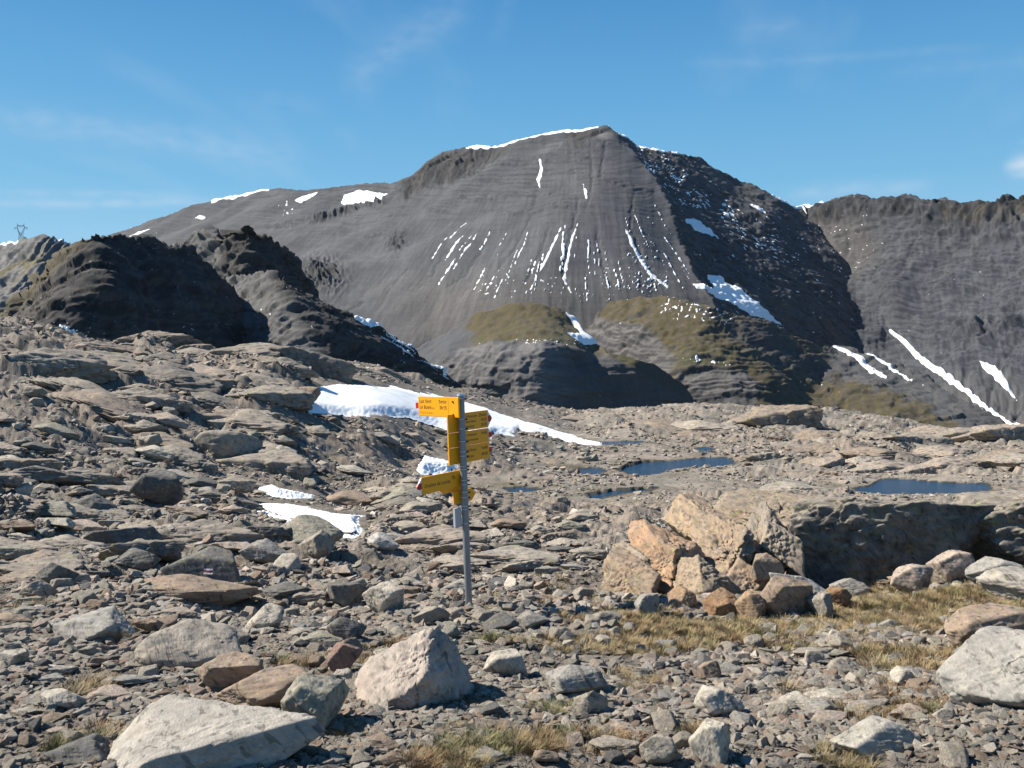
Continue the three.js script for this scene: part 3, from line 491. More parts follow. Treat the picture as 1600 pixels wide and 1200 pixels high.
function column(row, ld) {
  let k = 0; while (k < LDN.length - 2 && LDN[k + 1] < ld) k++;
  const t = clamp((ld - LDN[k]) / (LDN[k + 1] - LDN[k])), g = (i) => row[clamp(i, 0, row.length - 1)];
  return cubic(g(k - 1), g(k), g(k + 1), g(k + 2), t);
}
function baseH(x, d) {
  const px = clamp(800 + F * x / d, -300, 1900), ld = Math.log(d);
  let i = 0; while (i < HEIGHTS.length - 2 && HEIGHTS[i + 1][0] < px) i++;
  const t = clamp((px - HEIGHTS[i][0]) / (HEIGHTS[i + 1][0] - HEIGHTS[i][0])), s = t * t * (3 - 2 * t) * 0.5 + t * 0.5;
  return EYE + lerp(column(HEIGHTS[i][1], ld), column(HEIGHTS[i + 1][1], ld), s);
}
// tarns: outlines on their own water level
const onLevel = (px, py, y) => { const cy = (600 - py) / F, s = (cy * CP - SP) / (CP + cy * SP), d = (y - EYE) / s; return [(px - 800) / F / (CP + cy * SP) * d, d]; };
const POND_AT = [
  ['wide blue tarn in the middle of the plateau', EYE - 9.55, [[965, 736], [985, 727], [1015, 722], [1050, 721], [1075, 718], [1105, 715], [1140, 716], [1146, 725], [1120, 729], [1085, 730], [1050, 736], [1030, 743], [1005, 747], [985, 743]]],
  ['narrow left arm of the tarns beside the wide blue tarn', EYE - 9.5, [[888, 741], [905, 733], [930, 731], [948, 735], [938, 742], [912, 745]]],
  ['flat blue tarn behind the big rock outcrop', EYE - 8.75, [[1328, 766], [1365, 759], [1380, 749], [1420, 750], [1480, 755], [1540, 756], [1546, 766], [1500, 770], [1440, 771], [1380, 772]]],
  ['dark tarn in front of the wide blue tarn', EYE - 8.05, [[918, 775], [945, 769], [985, 766], [1025, 764], [1012, 770], [975, 774], [940, 782], [924, 781]]],
  ['thin strip of water under the end of the big snowfield', EYE - 9.85, [[938, 690], [970, 690], [1006, 689], [1000, 695], [965, 696], [942, 695]]],
  ['tiny pool above the wide blue tarn', EYE - 9.75, [[1088, 701], [1105, 699], [1117, 702], [1110, 706], [1093, 706]]],
  ['narrow dark pool right of the signpost', EYE - 8.1, [[790, 764], [815, 762], [846, 765], [828, 769], [800, 769]]],
];
const PONDS = POND_AT.map(([label, y, l]) => { const shape = l.map(([a, b]) => onLevel(a, b, y)); return { label, y, shape, x0: Math.min(...shape.map((p) => p[0])) - 9, x1: Math.max(...shape.map((p) => p[0])) + 9, d0: Math.min(...shape.map((p) => p[1])) - 9, d1: Math.max(...shape.map((p) => p[1])) + 9 }; });
const SNOWS = [
  ['large white snowfield stretching across the plateau behind the signpost', [[458, 634], [480, 623], [498, 612], [492, 603], [530, 598], [580, 600], [620, 604], [645, 609], [680, 616], [720, 625], [760, 635], [800, 650], [850, 665], [900, 680], [938, 692], [915, 690], [885, 686], [855, 674], [812, 670], [803, 677], [775, 674], [765, 678], [740, 672], [715, 662], [700, 666], [680, 658], [640, 646], [600, 642], [560, 643], [520, 643], [490, 641]]],
  ['bright snow patch among the rocks left of the signpost base', [[386, 788], [420, 785], [450, 786], [490, 792], [525, 800], [570, 804], [555, 814], [567, 827], [548, 834], [525, 832], [505, 821], [480, 812], [455, 810], [430, 803]]],
  ['thin snow strip just above the bright snow patch on the left', [[408, 759], [425, 756], [440, 762], [465, 765], [487, 770], [460, 771], [430, 769]]],
  ['small snow patch behind the yellow boards of the signpost', [[655, 728], [666, 711], [690, 716], [712, 723], [700, 733], [660, 732]]],
];
// nothing in front of the water and the snow stands high enough to hide them
const CAPS = [];
for (const s of [...POND_AT.map((p) => [p[2], p[1]]), ...SNOWS.map((p) => [p[1], null])]) {
  const [shape, level] = s, x0 = Math.min(...shape.map((p) => p[0])), x1 = Math.max(...shape.map((p) => p[0])), cols = [];
  for (let px = Math.floor(x0); px <= x1; px += 4) {
    let low = -1; for (let i = 0, j = shape.length - 1; i < shape.length; j = i++) { const [a, b] = shape[i], [c, e] = shape[j]; if ((a > px) !== (c > px)) low = Math.max(low, b + (e - b) * (px - a) / (c - a)); }
    const cy = (600 - low) / F, slope = (cy * CP - SP) / (CP + cy * SP); let dist = level === null ? 0 : (level - EYE) / slope;
    if (level === null) { for (dist = 12; dist < 130; dist *= 1.01) if (baseH((px - 800) / F * dist, dist) > EYE + slope * dist) break; }
    cols.push([low < 0 ? 0 : dist, slope - 0.0015]);
  }
  CAPS.push({ x0: Math.floor(x0), x1, cols });
}
const near = (v, a, b) => v > a && v < b;
const P1 = {}, P2 = {}, P3 = {}, P4 = {};
const G = { tone: 0, crack: 0, soil: 0, pond: 0 };           // what detail() found, for the colour
function detail(x, d) {
  const z = -d, px = 800 + F * x / d, right = ss(850, 1050, px) * ss(24, 40, d), farther = ss(6, 20, d);
  const bed = ss(-0.25, 0.30, fbm(x * 0.07 + 3, z * 0.07, 3) + 0.15 * right + 0.1);         // bedrock against rubble
  let h = 0;
  h += (1.2 * billow(x / 30, z / 20 + 7, 3) - 0.35) * ss(22, 60, d) * (0.75 + 0.1 * right);
  h += 0.42 * billow(x / (13 + 8 * right), z / 7.5 + 2, 3) * ss(9, 28, d) * (1 - 0.2 * right);
  h += 0.17 * billow(x / 4.6, z / 2.6, 3) * ss(4.5, 12, d) * (0.5 + 0.5 * bed);
  const low = h;
  const k1 = ss(14, 34, d) * (1 - 0.35 * right), k2 = ss(3, 9, d) * lerp(1, 0.55, ss(12, 24, d)), k3 = ss(3, 8, d) * ss(140, 70, d) * lerp(1, 0.5, ss(12, 24, d)), k4 = ss(60, 25, d);
  h += 0.5 * k1 * plates(x, z, 5.2, 100, P1) * (0.35 + 0.65 * bed);
  h += 0.36 * k2 * plates(x, z, 2.1, 200, P2) * (0.35 + 0.65 * bed) * (1 - 0.3 * right);
  h += 0.20 * k3 * plates(x, z, 0.85, 300, P3) * (0.5 + 0.5 * bed);
  h += 0.06 * k4 * plates(x, z, 0.34, 400, P4) * (0.4 + 0.6 * ss(2, 6, d));
  h += 0.028 * fbm(x * 6, z * 6, 3) * ss(40, 12, d);
  if (d > 12) h += 0.16 * fbm(x * 1.1, z * 1.7, 4) * farther;
  if (d > 8) { const dip = (low + 0.10 * x + 0.05 * z + 0.5 * fbm(x * 0.06, z * 0.06 + 8, 2)) / 0.55, f = dip - Math.floor(dip); h += 0.55 * (ss(0.30, 0.70, f) - f) * 1.1 * ss(8, 18, d) * ss(-0.2, 0.2, fbm(x * 0.11 + 60, z * 0.11, 2) + 0.15); }
  G.bed = bed; G.gap = Math.min(k1 > 0.2 ? P1.gap * 2.2 : 1, k2 > 0.2 ? P2.gap * 1.4 : 1, P3.gap, d < 30 ? P4.gap * 1.2 : 1); G.right = right;
  return h;
}
function groundH(x, d) {
  const base = baseH(x, d);
  let h = detail(x, d);
  const calm = lerp(0.6, 1, ss(5, 12, d));
  h *= calm;
  // snow lies in smooth hollows
  const [px, py] = toPx(x, base, -d);
  G.snow = -99;
  if (d > 15 && d < 130 && px > 370 && px < 950) for (const [, s] of SNOWS) { const q = polySDF(s, px, py); if (q > G.snow) G.snow = q; if (q > -40) h = lerp(h, h * 0.12 - 0.08, Math.max(ss(-14, 6, q), 0.75 * ss(-40, -8, q))); }
  let y = base + h;
  for (const c of CAPS) if (px > c.x0 && px < c.x1) { const [dist, slope] = c.cols[Math.min(c.cols.length - 1, Math.round((px - c.x0) / 4))]; if (d < dist && d > dist * 0.4) { const top = EYE + slope * d, over = y - top; if (over > -0.3) y = top - 0.3 + 0.3 * (1 - Math.exp(-(over + 0.3) / 0.3)); } }
  G.pond = 9; G.level = 0; let inside = null;
  for (const p of PONDS) if (near(x, p.x0, p.x1) && near(d, p.d0, p.d1)) {
    const q = -polySDF(p.shape, x, d); if (q < G.pond) { G.pond = q; G.level = p.y; }
    const wave = 0.35 * fbm(x * 0.9, d * 0.9, 3), e = q + wave;
    if (e < 0) inside = p.y - 0.06 - 0.5 * ss(0, -1.5, e);
    else if (q < 9 && inside === null) { const t = ss(9, 1.5, q); y = lerp(y, clamp(y, p.y + 0.02 + 0.05 * e, p.y + 0.03 + 0.11 * e + 0.0 * e), t); }
  }
  return inside ?? y;
}
// the first ground met along the line of sight through a photo pixel
function dAt(px, py, from = 1.5) {
  const cx = (px - 800) / F, cy = (600 - py) / F, f = CP + cy * SP, sx = cx / f, sy = (cy * CP - SP) / f;
  for (let d = from; d < 200; d *= 1.004) if (groundH(sx * d, d) > EYE + sy * d) return d;
  return 200;
}
const grassAt = (x, d) => {                                  // where dry grass grows: shares from 0 to 1
  const px = 800 + F * x / d;
  const q = fbm(x * 0.8 + 3, d * 0.9, 3), meadow = ss(820, 1050, px) * ss(5.4, 6.6, d) * ss(9.9, 9.0, d) * ss(-0.3, 0.2, q + 0.4 * ss(1050, 1250, px) + 0.1);
  const rightLow = 0.7 * ss(1180, 1330, px) * ss(4.2, 4.7, d) * ss(6.4, 5.6, d) * ss(0.05, 0.4, q + 0.1);
  return Math.max(meadow, rightLow, 0.5 * ss(0.35, 0.6, q) * ss(3.4, 4, d) * ss(12, 8, d));
};
const ROCKS = [[0.34, 0.29, 0.235], [0.30, 0.27, 0.232], [0.37, 0.285, 0.228], [0.265, 0.255, 0.215], [0.43, 0.38, 0.31], [0.19, 0.172, 0.15], [0.32, 0.255, 0.215]];
function groundTone(x, d, y, ny) {
  const px = 800 + F * x / d, big = fbm(x * 0.05 + 9, d * 0.06, 3), mid = fbm(x * 0.28, d * 0.33 + 5, 3);
  let c = mixc(mixc(ROCKS[1], ROCKS[0], ss(-0.4, 0.3, big)), ROCKS[2], ss(0.0, 0.5, mid) * (0.55 + 0.35 * G.right));
  const id = P2.id * 0.5 + P3.id * 0.5, pick = ROCKS[Math.floor(P3.id * 6.99)], pick2 = ROCKS[Math.floor(P1.id * 6.99)];
  c = mixc(c, pick, 0.42 * G.bed); if (d > 14) c = mixc(c, pick2, 0.30);
  c = mixc(c, ROCKS[4], 0.65 * ss(0.05, 0.5, fbm(x * 0.09 + 40, d * 0.09, 3)) * ss(820, 950, px) * ss(80, 105, d));
  c = mixc(c, ROCKS[5], 0.55 * ss(0.15, 0.5, fbm(x * 0.35 + 70, d * 0.5, 3)));                                   // dark lichen
  const low = ss(0.10, 0.02, G.gap) * (0.45 + 0.4 * (1 - G.bed));
  c = mixc(c, [0.085, 0.070, 0.048], low * 0.8);                                                                 // earth in the joints
  c = mixc(c, [0.150, 0.125, 0.098], 0.75 * (1 - G.bed) * ss(26, 12, d));
  c = dim(mixc(c, [0.225, 0.18, 0.145], 0.35 * ss(12, 24, d) * ss(900, 700, px)), 1 - 0.12 * ss(10, 25, d) * ss(1000, 800, px));
  const moss = ss(0.10, 0.5, fbm(x * 0.16 + 20, d * 0.2, 4)) * (1 - 0.7 * G.bed) * ss(0.78, 0.93, ny) * ss(8, 16, d);
  c = mixc(c, mixc([0.15, 0.125, 0.058], [0.10, 0.10, 0.04], ss(-0.2, 0.4, mid)), 0.62 * moss);
  const soil = grassAt(x, d); c = mixc(c, [0.17, 0.135, 0.085], 0.85 * soil);
  if (G.pond < 4) c = mixc(c, [0.13, 0.11, 0.06], 0.5 * ss(3.0, 0.4, G.pond) * ss(-0.2, 0.3, mid)); if (G.pond < 0.25) c = [0.045, 0.045, 0.035];
  return dim(c, (1 + 0.28 * fbm(x * 0.035 + 5, d * 0.13, 3) * ss(30, 70, d)) * (0.93 + 0.12 * fbm(x * 2.2, d * 2.2, 2) + 0.12 * (id - 0.5)));
}
const GX = []; for (let px = -900; px < 2500; px += px < -90 || px > 1690 ? 9 : 2.35) GX.push(px);
const ground = (() => {
  const cols = GX.length, ds = []; for (let d = 1.15; d < 330; d *= 1 + lerp(0.0082, 0.0066, ss(3, 12, d))) ds.push(d);
  const rows = ds.length, pos = new Float32Array(cols * rows * 3), col = new Float32Array(cols * rows * 3), uv = new Float32Array(cols * rows * 2), px_ = new Float32Array(cols * rows), py_ = px_.slice();
  for (let i = 0; i < cols; i++) {
    const t = (GX[i] - 800) / F;
    for (let j = 0; j < rows; j++) { const k = i * rows + j, d = ds[j], x = t * d; pos[k * 3] = x; pos[k * 3 + 1] = groundH(x, d); pos[k * 3 + 2] = -d; uv[k * 2] = x; uv[k * 2 + 1] = d - pos[k * 3 + 1] * 0.7; }
  }
  const g = gridGeo(pos, cols, rows), nor = g.attributes.normal.array;
  for (let i = 0; i < cols; i++) for (let j = 0; j < rows; j++) {
    const k = i * rows + j, x = pos[k * 3], d = ds[j]; detail(x, d); G.pond = 9;
    for (const p of PONDS) if (near(x, p.x0, p.x1) && near(d, p.d0, p.d1)) G.pond = Math.min(G.pond, pos[k * 3 + 1] - p.y < 0.6 ? -polySDF(p.shape, x, d) : 9);
    const c = groundTone(x, d, pos[k * 3 + 1], nor[k * 3 + 1]); col[k * 3] = c[0]; col[k * 3 + 1] = c[1]; col[k * 3 + 2] = c[2];
  }
  g.setAttribute('color', new THREE.BufferAttribute(col, 3)); g.setAttribute('uv', new THREE.BufferAttribute(uv, 2));
  const m = tag(mesh('ground', g, M.ground), 'rocky plateau of grey and rust-brown bedrock and rubble', null, null, 'structure');
  return { g, cols, rows, front: rows, ds, mesh: m };
})();
// snow on the plateau: smooth sheets over the hollows, thin at the rim
for (const [label, shape] of SNOWS) {
  const xs = shape.map((p) => p[0]), step = label.startsWith('large') ? 2.2 : 1.2, x0 = Math.min(...xs) - 8, x1 = Math.max(...xs) + 8, cols = Math.ceil((x1 - x0) / step), dd = shape.map(([a, b]) => { for (let d = 15; d < 130; d *= 1.01) { const x = (a - 800) / F * d; if (toPx(x, baseH(x, d), -d)[1] <= b) return d; } return 95; });
  const d0 = Math.min(...dd) * 0.96, d1 = Math.max(...dd) * 1.04, rows = Math.ceil((d1 - d0) / (step * 0.07 * d0 / 20)), pos = new Float32Array(cols * rows * 3), px_ = new Float32Array(cols * rows), py_ = px_.slice();
  for (let i = 0; i < cols; i++) for (let j = 0; j < rows; j++) {
    const k = i * rows + j, d = d0 + (d1 - d0) * j / (rows - 1), x = (x0 + (x1 - x0) * i / (cols - 1) - 800) / F * d, b = baseH(x, d), [px, py] = toPx(x, b, -d);
    const q = polySDF(shape, px, py) + 1.6 * fbm(px * 0.12, py * 0.3, 3), m = d / 25;
    pos[k * 3] = x; pos[k * 3 + 1] = b + (-0.16 + 0.27 * ss(-4, 8, q)) * Math.min(1.2, m * 0.6) + 0.05 * fbm(x * 0.3, d * 0.3, 2) + 0.008 * fbm(x * 1.3, d * 1.3, 2); pos[k * 3 + 2] = -d; px_[k] = px; py_[k] = py;
  }
  const L = { g: gridGeo(pos, cols, rows), px: px_, py: py_, rows, front: rows };
  const g = drape(L, (px, py) => polySDF(shape, px, py) + 1.6 * fbm(px * 0.12, py * 0.3, 3) + 4, 0.004, 3);
  tag(mesh('snow_patch', g, M.snow), label, 'snow patch');
}
// water
{
  const [, ripple] = grain(1.2, 3, 1, 77), water = new THREE.MeshStandardMaterial({ name: 'tarn water', color: new THREE.Color().setRGB(0.018, 0.05, 0.10), roughness: 0.16, bumpMap: ripple, bumpScale: 0.09 });
  for (const p of PONDS) {
    const c = p.shape.reduce((s, q) => [s[0] + q[0] / p.shape.length, s[1] + q[1] / p.shape.length], [0, 0]);
    const curve = new THREE.CatmullRomCurve3(p.shape.map(([x, d]) => { const l = Math.hypot(x - c[0], d - c[1]); return new THREE.Vector3(c[0] + (x - c[0]) * (1 + 0.8 / l), c[1] + (d - c[1]) * (1 + 0.8 / l), 0); }), true);
    const g = new THREE.ShapeGeometry(new THREE.Shape(curve.getPoints(90).map((v) => new THREE.Vector2(v.x, v.y)))).rotateX(-Math.PI / 2);
    const m = mesh('pond', g, water); m.position.y = p.y; tag(m, p.label, null, null, 'structure');
  }
}

// ---------------------------------------------------------------- rocks
const COL = { grey: [0.36, 0.312, 0.255], pale: [0.50, 0.445, 0.37], pink: [0.45, 0.36, 0.295], brown: [0.31, 0.225, 0.165], rust: [0.30, 0.165, 0.085], orange: [0.42, 0.27, 0.16], dark: [0.135, 0.13, 0.125], green: [0.31, 0.288, 0.23], blue: [0.345, 0.322, 0.29], red: [0.29, 0.165, 0.135], white: [0.50, 0.475, 0.44] };
// an angular block: a sphere cut by planes with worn edges, its faces broken along layers, in a box of the given size
const spheres = new Map();
function sphere(detail) { if (!spheres.has(detail)) { const g = new THREE.IcosahedronGeometry(1, detail); g.deleteAttribute('uv'); g.deleteAttribute('normal'); spheres.set(detail, mergeVertices(g, 1e-4)); } return spheres.get(detail).clone(); }
function rockGeo(seed, detail, [w, h, l], { cuts = 13, worn = 0.035, rough = 0.05, layers = 0.05, tone = COL.grey, patchy = 0.5, lichen = 0.25, planes = [] } = {}) {
  const r = rng(seed * 7919 + 3), g = sphere(detail), p = g.attributes.position.array, P = [...planes];
  for (let i = 0; i < cuts; i++) { const z = 1 - 2 * (i + 0.5) / cuts + 0.35 * (r() - 0.5), a = i * 2.39996 + 1.3 * r(), q = Math.sqrt(Math.max(0, 1 - z * z)); P.push([q * Math.cos(a), clamp(z, -1, 1), q * Math.sin(a), 0.62 + 0.36 * r()]); }
  const lx = 0.4 * (r() - 0.5), lz = 0.4 * (r() - 0.5), lf = 3 + 4 * r(), lo = 9 * r(), k = 1 / worn, n = p.length / 3;
  const col = new Float32Array(p.length), hi = [0, 0, 0], lw = [0, 0, 0];
  for (let v = 0; v < n; v++) {
    const x = p[v * 3], y = p[v * 3 + 1], z = p[v * 3 + 2]; let s = 0, m = 9;
    const rad = P.map(([a, b, c, d]) => { const q = a * x + b * y + c * z; return q > 0.05 ? d / q : 9; });
    for (const q of rad) m = Math.min(m, q);
    for (const q of rad) if (q < m + 0.5) s += Math.exp(-(q - m) * k);
    let t = m - Math.log(s) / k;
    const X = x * t, Y = y * t, Z = z * t, lay = (Y + lx * X + lz * Z) * lf + lo + 0.25 * n3(X * 2, Y * 2, Z * 2 + seed);
    t += rough * fbm3(X * 1.7 + seed, Y * 1.7, Z * 1.7, 4) + layers * (Math.abs((lay - Math.floor(lay)) - 0.5) * -1 + 0.3) * (0.5 + 0.5 * n3(X * 1.3, seed, Z * 1.3)) + rough * 0.28 * fbm3(X * 7, Y * 7, Z * 7 + seed, 2);
    const crack = Math.abs(n3(X * 1.1 + seed * 3, Y * 1.1, Z * 1.1)); t -= 0.035 * ss(0.03, 0, crack) * (rough > 0.02 ? 1 : 0);
    p[v * 3] = x * t; p[v * 3 + 1] = y * t; p[v * 3 + 2] = z * t;
    for (let c = 0; c < 3; c++) { hi[c] = Math.max(hi[c], p[v * 3 + c]); lw[c] = Math.min(lw[c], p[v * 3 + c]); }
  }
  const sx = w / (hi[0] - lw[0]), sy = h / (hi[1] - lw[1]), sz = l / (hi[2] - lw[2]), uv = new Float32Array(n * 2);
  for (let v = 0; v < n; v++) {
    const X = p[v * 3], Y = p[v * 3 + 1], Z = p[v * 3 + 2], a = fbm3(X * 1.2 + seed * 1.7, Y * 1.2, Z * 1.2, 3), b = fbm3(X * 3.1, Y * 3.1 + seed, Z * 3.1, 3), li = fbm3(X * 4 + 9, Y * 4, Z * 4 + seed, 3);
    let c = mixc(tone, dim(mixc(tone, COL.grey, 0.5), 0.62), patchy * ss(-0.1, 0.5, a)); c = mixc(c, mixc(tone, COL.white, 0.6), 0.5 * patchy * ss(0.1, 0.5, b));
    c = mixc(c, mixc(tone, COL.rust, 0.6), 0.5 * patchy * ss(0.15, 0.6, -a + 0.3 * b)); c = mixc(c, [0.10, 0.10, 0.095], lichen * 1.6 * ss(0.12, 0.4, li)); if (lichen > 0.2) c = mixc(c, [0.36, 0.36, 0.10], 0.55 * ss(0.47, 0.60, fbm3(X * 5 + 30, Y * 5, Z * 5, 2)));
    col[v * 3] = c[0]; col[v * 3 + 1] = c[1]; col[v * 3 + 2] = c[2];
    p[v * 3] = (X - (hi[0] + lw[0]) / 2) * sx; p[v * 3 + 1] = (Y - (hi[1] + lw[1]) / 2) * sy; p[v * 3 + 2] = (Z - (hi[2] + lw[2]) / 2) * sz;
    uv[v * 2] = p[v * 3] + p[v * 3 + 1] * 0.7; uv[v * 2 + 1] = p[v * 3 + 2] + p[v * 3 + 1] * 0.7;
  }
  g.setAttribute('color', new THREE.BufferAttribute(col, 3)); g.setAttribute('uv', new THREE.BufferAttribute(uv, 2)); g.computeVertexNormals();
  return g;
}
// a boulder that spans a box of the photograph and rests on the ground where its foot is seen
const FOOT = [];
function boulder(x0, x1, top, foot, label, { tone = 'grey', deep = 0.8, turn = 0, roll = 0, pitch = 0, sink = 0.18, seed, detail = 18, name = 'boulder', wide = 1, tall = 1, dist, ...o } = {}) {
  const px = (x0 + x1) / 2, d = dist ?? dAt(px, foot), w = (x1 - x0) / F * d * wide, h = (foot - top) / F * d * tall, l = Math.max(w, h) * deep;
  const g = rockGeo(seed ?? Math.round(x0 * 3 + foot), detail, [w, h * (1 + sink), l], { tone: COL[tone] ?? tone, ...o }), m = mesh(name, g, M.rock);
  const at_ = at(px, foot, d); m.position.set(at_.x, at_.y + h * (1 - sink) / 2, at_.z - l * 0.30); m.rotation.set(pitch, turn, roll);
  FOOT.push([at_.x, d + l * 0.3, Math.max(w, l) * 0.5]);
  return tag(m, label, 'boulder');
}

// the big outcrop on the right: massive broken blocks, an orange nose on the left, a dark weathered front on the right
{
  const o = new THREE.Group(); o.name = numbered('rock_outcrop'); scene.add(o); o.position.copy(at(1250, 950, 9));
  tag(o, 'big rock outcrop with an orange nose on the left and a dark shaded front face', 'rock outcrop');
  const block = (x0, x1, top, foot, d, l, seed, { tone, dark = 0, detail = 30, turn = 0, roll = 0, pitch = 0, ...q }) => {
    const w = (x1 - x0) / F * d, h = (foot - top) / F * d, g = rockGeo(seed, detail, [w, h * 1.12, l], { tone, cuts: 8, worn: 0.022, rough: 0.10, layers: 0.10, patchy: 0.55, lichen: 0.3, ...q }), P = g.attributes.position, N = g.attributes.normal, C = g.attributes.color, p = at((x0 + x1) / 2, (top + foot) / 2, d);
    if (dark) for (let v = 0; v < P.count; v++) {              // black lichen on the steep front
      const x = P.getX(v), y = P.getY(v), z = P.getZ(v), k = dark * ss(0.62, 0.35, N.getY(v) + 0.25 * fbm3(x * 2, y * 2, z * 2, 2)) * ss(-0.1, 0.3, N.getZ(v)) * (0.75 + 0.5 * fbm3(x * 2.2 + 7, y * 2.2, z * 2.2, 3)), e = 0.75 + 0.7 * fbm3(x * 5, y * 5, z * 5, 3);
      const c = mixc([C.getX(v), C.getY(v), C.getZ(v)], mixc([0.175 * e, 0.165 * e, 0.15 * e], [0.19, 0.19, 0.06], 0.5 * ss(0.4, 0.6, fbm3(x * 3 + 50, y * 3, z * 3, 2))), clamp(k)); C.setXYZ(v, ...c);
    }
    const m = mesh('rock_block', g, M.rock, o); m.position.set(p.x, p.y - h * 0.06, -d - l * 0.42).sub(o.position); m.rotation.set(pitch, turn, roll); return m;
  };
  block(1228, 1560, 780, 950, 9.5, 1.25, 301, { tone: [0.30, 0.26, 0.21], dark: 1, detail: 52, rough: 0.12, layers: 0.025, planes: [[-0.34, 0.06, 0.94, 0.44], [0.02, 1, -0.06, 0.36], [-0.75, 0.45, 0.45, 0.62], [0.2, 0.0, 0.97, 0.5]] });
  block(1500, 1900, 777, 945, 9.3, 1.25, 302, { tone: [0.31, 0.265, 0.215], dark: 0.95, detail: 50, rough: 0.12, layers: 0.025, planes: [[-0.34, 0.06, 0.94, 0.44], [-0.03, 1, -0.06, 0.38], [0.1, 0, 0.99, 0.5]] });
  block(1080, 1330, 787, 880, 10.3, 1.4, 303, { tone: [0.33, 0.26, 0.19], detail: 40, planes: [[-0.1, 0.9, 0.4, 0.4], [-0.5, 0.5, 0.7, 0.55]] });
  block(1092, 1196, 826, 950, 9.0, 1.5, 304, { tone: [0.36, 0.265, 0.185], detail: 36, roll: 0.12, planes: [[-0.40, 0.72, 0.56, 0.38], [0.3, 0.1, 0.95, 0.55]], rough: 0.15 });
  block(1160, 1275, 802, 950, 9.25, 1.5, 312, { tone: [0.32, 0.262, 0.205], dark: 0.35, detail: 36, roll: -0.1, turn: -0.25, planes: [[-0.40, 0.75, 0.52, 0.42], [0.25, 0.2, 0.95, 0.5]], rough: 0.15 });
  block(1050, 1150, 792, 870, 9.9, 1.3, 305, { tone: [0.42, 0.30, 0.195], detail: 30, roll: -0.15, planes: [[-0.6, 0.6, 0.5, 0.5]] });
  block(1000, 1122, 834, 962, 8.75, 1.3, 306, { tone: [0.44, 0.275, 0.165], detail: 38, roll: 0.12, planes: [[-0.58, 0.52, 0.62, 0.40], [0.55, 0.2, 0.8, 0.5]], rough: 0.12 });
  block(940, 1046, 880, 972, 8.35, 1.0, 307, { tone: [0.36, 0.26, 0.175], detail: 32, roll: 0.2, planes: [[-0.5, 0.65, 0.57, 0.42]] });
  block(1058, 1150, 880, 966, 8.3, 0.9, 308, { tone: [0.37, 0.275, 0.19], detail: 28, turn: 0.3 });
  block(1128, 1216, 886, 962, 8.45, 0.8, 309, { tone: [0.38, 0.27, 0.185], detail: 28, turn: -0.4 });
  block(1200, 1262, 820, 900, 9.1, 0.8, 310, { tone: [0.38, 0.31, 0.24], detail: 26, roll: 0.3 });
  block(960, 1010, 862, 915, 9.0, 0.7, 311, { tone: [0.36, 0.29, 0.22], detail: 22, turn: 0.5 });
}

// boulders, as the photograph shows them: left edge, right edge, top and foot in the picture
boulder(138, 482, 1108, 1232, 'long pale slab at the bottom left with a dark blunt right end', { tone: [0.41, 0.375, 0.325], deep: 0.62, roll: 0.16, turn: 0.25, sink: 0.3, seed: 5, detail: 34, layers: 0.02, wide: 1.08, tall: 0.86, cuts: 10, lichen: 0.12, patchy: 0.35, dist: 3.42 });
boulder(432, 548, 1062, 1150, 'greenish grey block behind the right end of the long pale slab', { tone: 'green', deep: 0.8, turn: 0.4, detail: 22 });
boulder(318, 500, 1058, 1116, 'low tilted slab with a rusty edge just above the long pale slab', { tone: 'brown', deep: 0.5, roll: 0.2, seed: 8, detail: 22 });
boulder(548, 752, 962, 1106, 'largest pale pink boulder right of the reddish rock, near the picture bottom', { tone: [0.43, 0.36, 0.305], deep: 0.75, seed: 17, detail: 42, cuts: 5, sink: 0.3, layers: 0.08, rough: 0.10, tall: 0.8, wide: 1.06, lichen: 0.2, patchy: 0.4, planes: [[-0.50, 0.70, 0.51, 0.30], [0.80, 0.45, 0.39, 0.42], [0.45, -0.2, 0.87, 0.55], [-0.15, 0.6, -0.78, 0.5], [-0.25, 0.2, 0.95, 0.62]] });
boulder(510, 566, 1005, 1047, 'reddish wedge-shaped rock left of the largest pink boulder', { tone: 'red', deep: 0.6, seed: 23, planes: [[0.1, 0.25, 0.96, 0.5], [-0.7, 0.6, 0.3, 0.6]] });
boulder(304, 412, 1030, 1086, 'dark rusty overhanging rock above the low tilted slab', { tone: 'brown', deep: 0.7, seed: 26, planes: [[0.15, -0.3, 0.94, 0.5], [0, 1, 0.1, 0.6]], detail: 22 });
boulder(204, 378, 985, 1040, 'smooth rounded grey hump in the rubble at the left', { tone: 'grey', deep: 0.8, worn: 0.1, layers: 0.015, sink: 0.5, seed: 31, detail: 24, lichen: 0.15 });
boulder(75, 196, 968, 1004, 'flat light grey rock left of the smooth rounded hump', { tone: 'blue', deep: 0.9, sink: 0.4, seed: 33 });
boulder(508, 572, 912, 952, 'dark block with a black hollow upper left of the reddish rock', { tone: 'dark', deep: 0.7, seed: 35 });
boulder(562, 632, 915, 962, 'grey and white split rock beside the dark block with a hollow', { tone: 'pale', deep: 0.8, seed: 36 });
boulder(508, 572, 966, 1004, 'dark grey rounded rock just above the reddish wedge', { tone: 'dark', deep: 0.7, worn: 0.08, seed: 37 });
boulder(640, 702, 948, 978, 'flat grey stone leaning behind the largest pink boulder', { tone: 'grey', deep: 0.6, seed: 38, turn: 0.5 });
boulder(55, 124, 1082, 1112, 'pale low stone with a dark underside near the left border', { tone: 'pale', deep: 0.6, seed: 41, roll: -0.1 });
boulder(46, 112, 880, 917, 'dark angular rock in the left rubble above a pointed grey one', { tone: 'dark', deep: 0.7, seed: 42 });
boulder(28, 82, 908, 938, 'pointed grey rock below the dark angular rock at far left', { tone: 'grey', deep: 0.7, seed: 43 });
boulder(208, 248, 966, 990, 'small rust-brown rock above the smooth rounded hump', { tone: 'brown', deep: 0.8, seed: 44 });
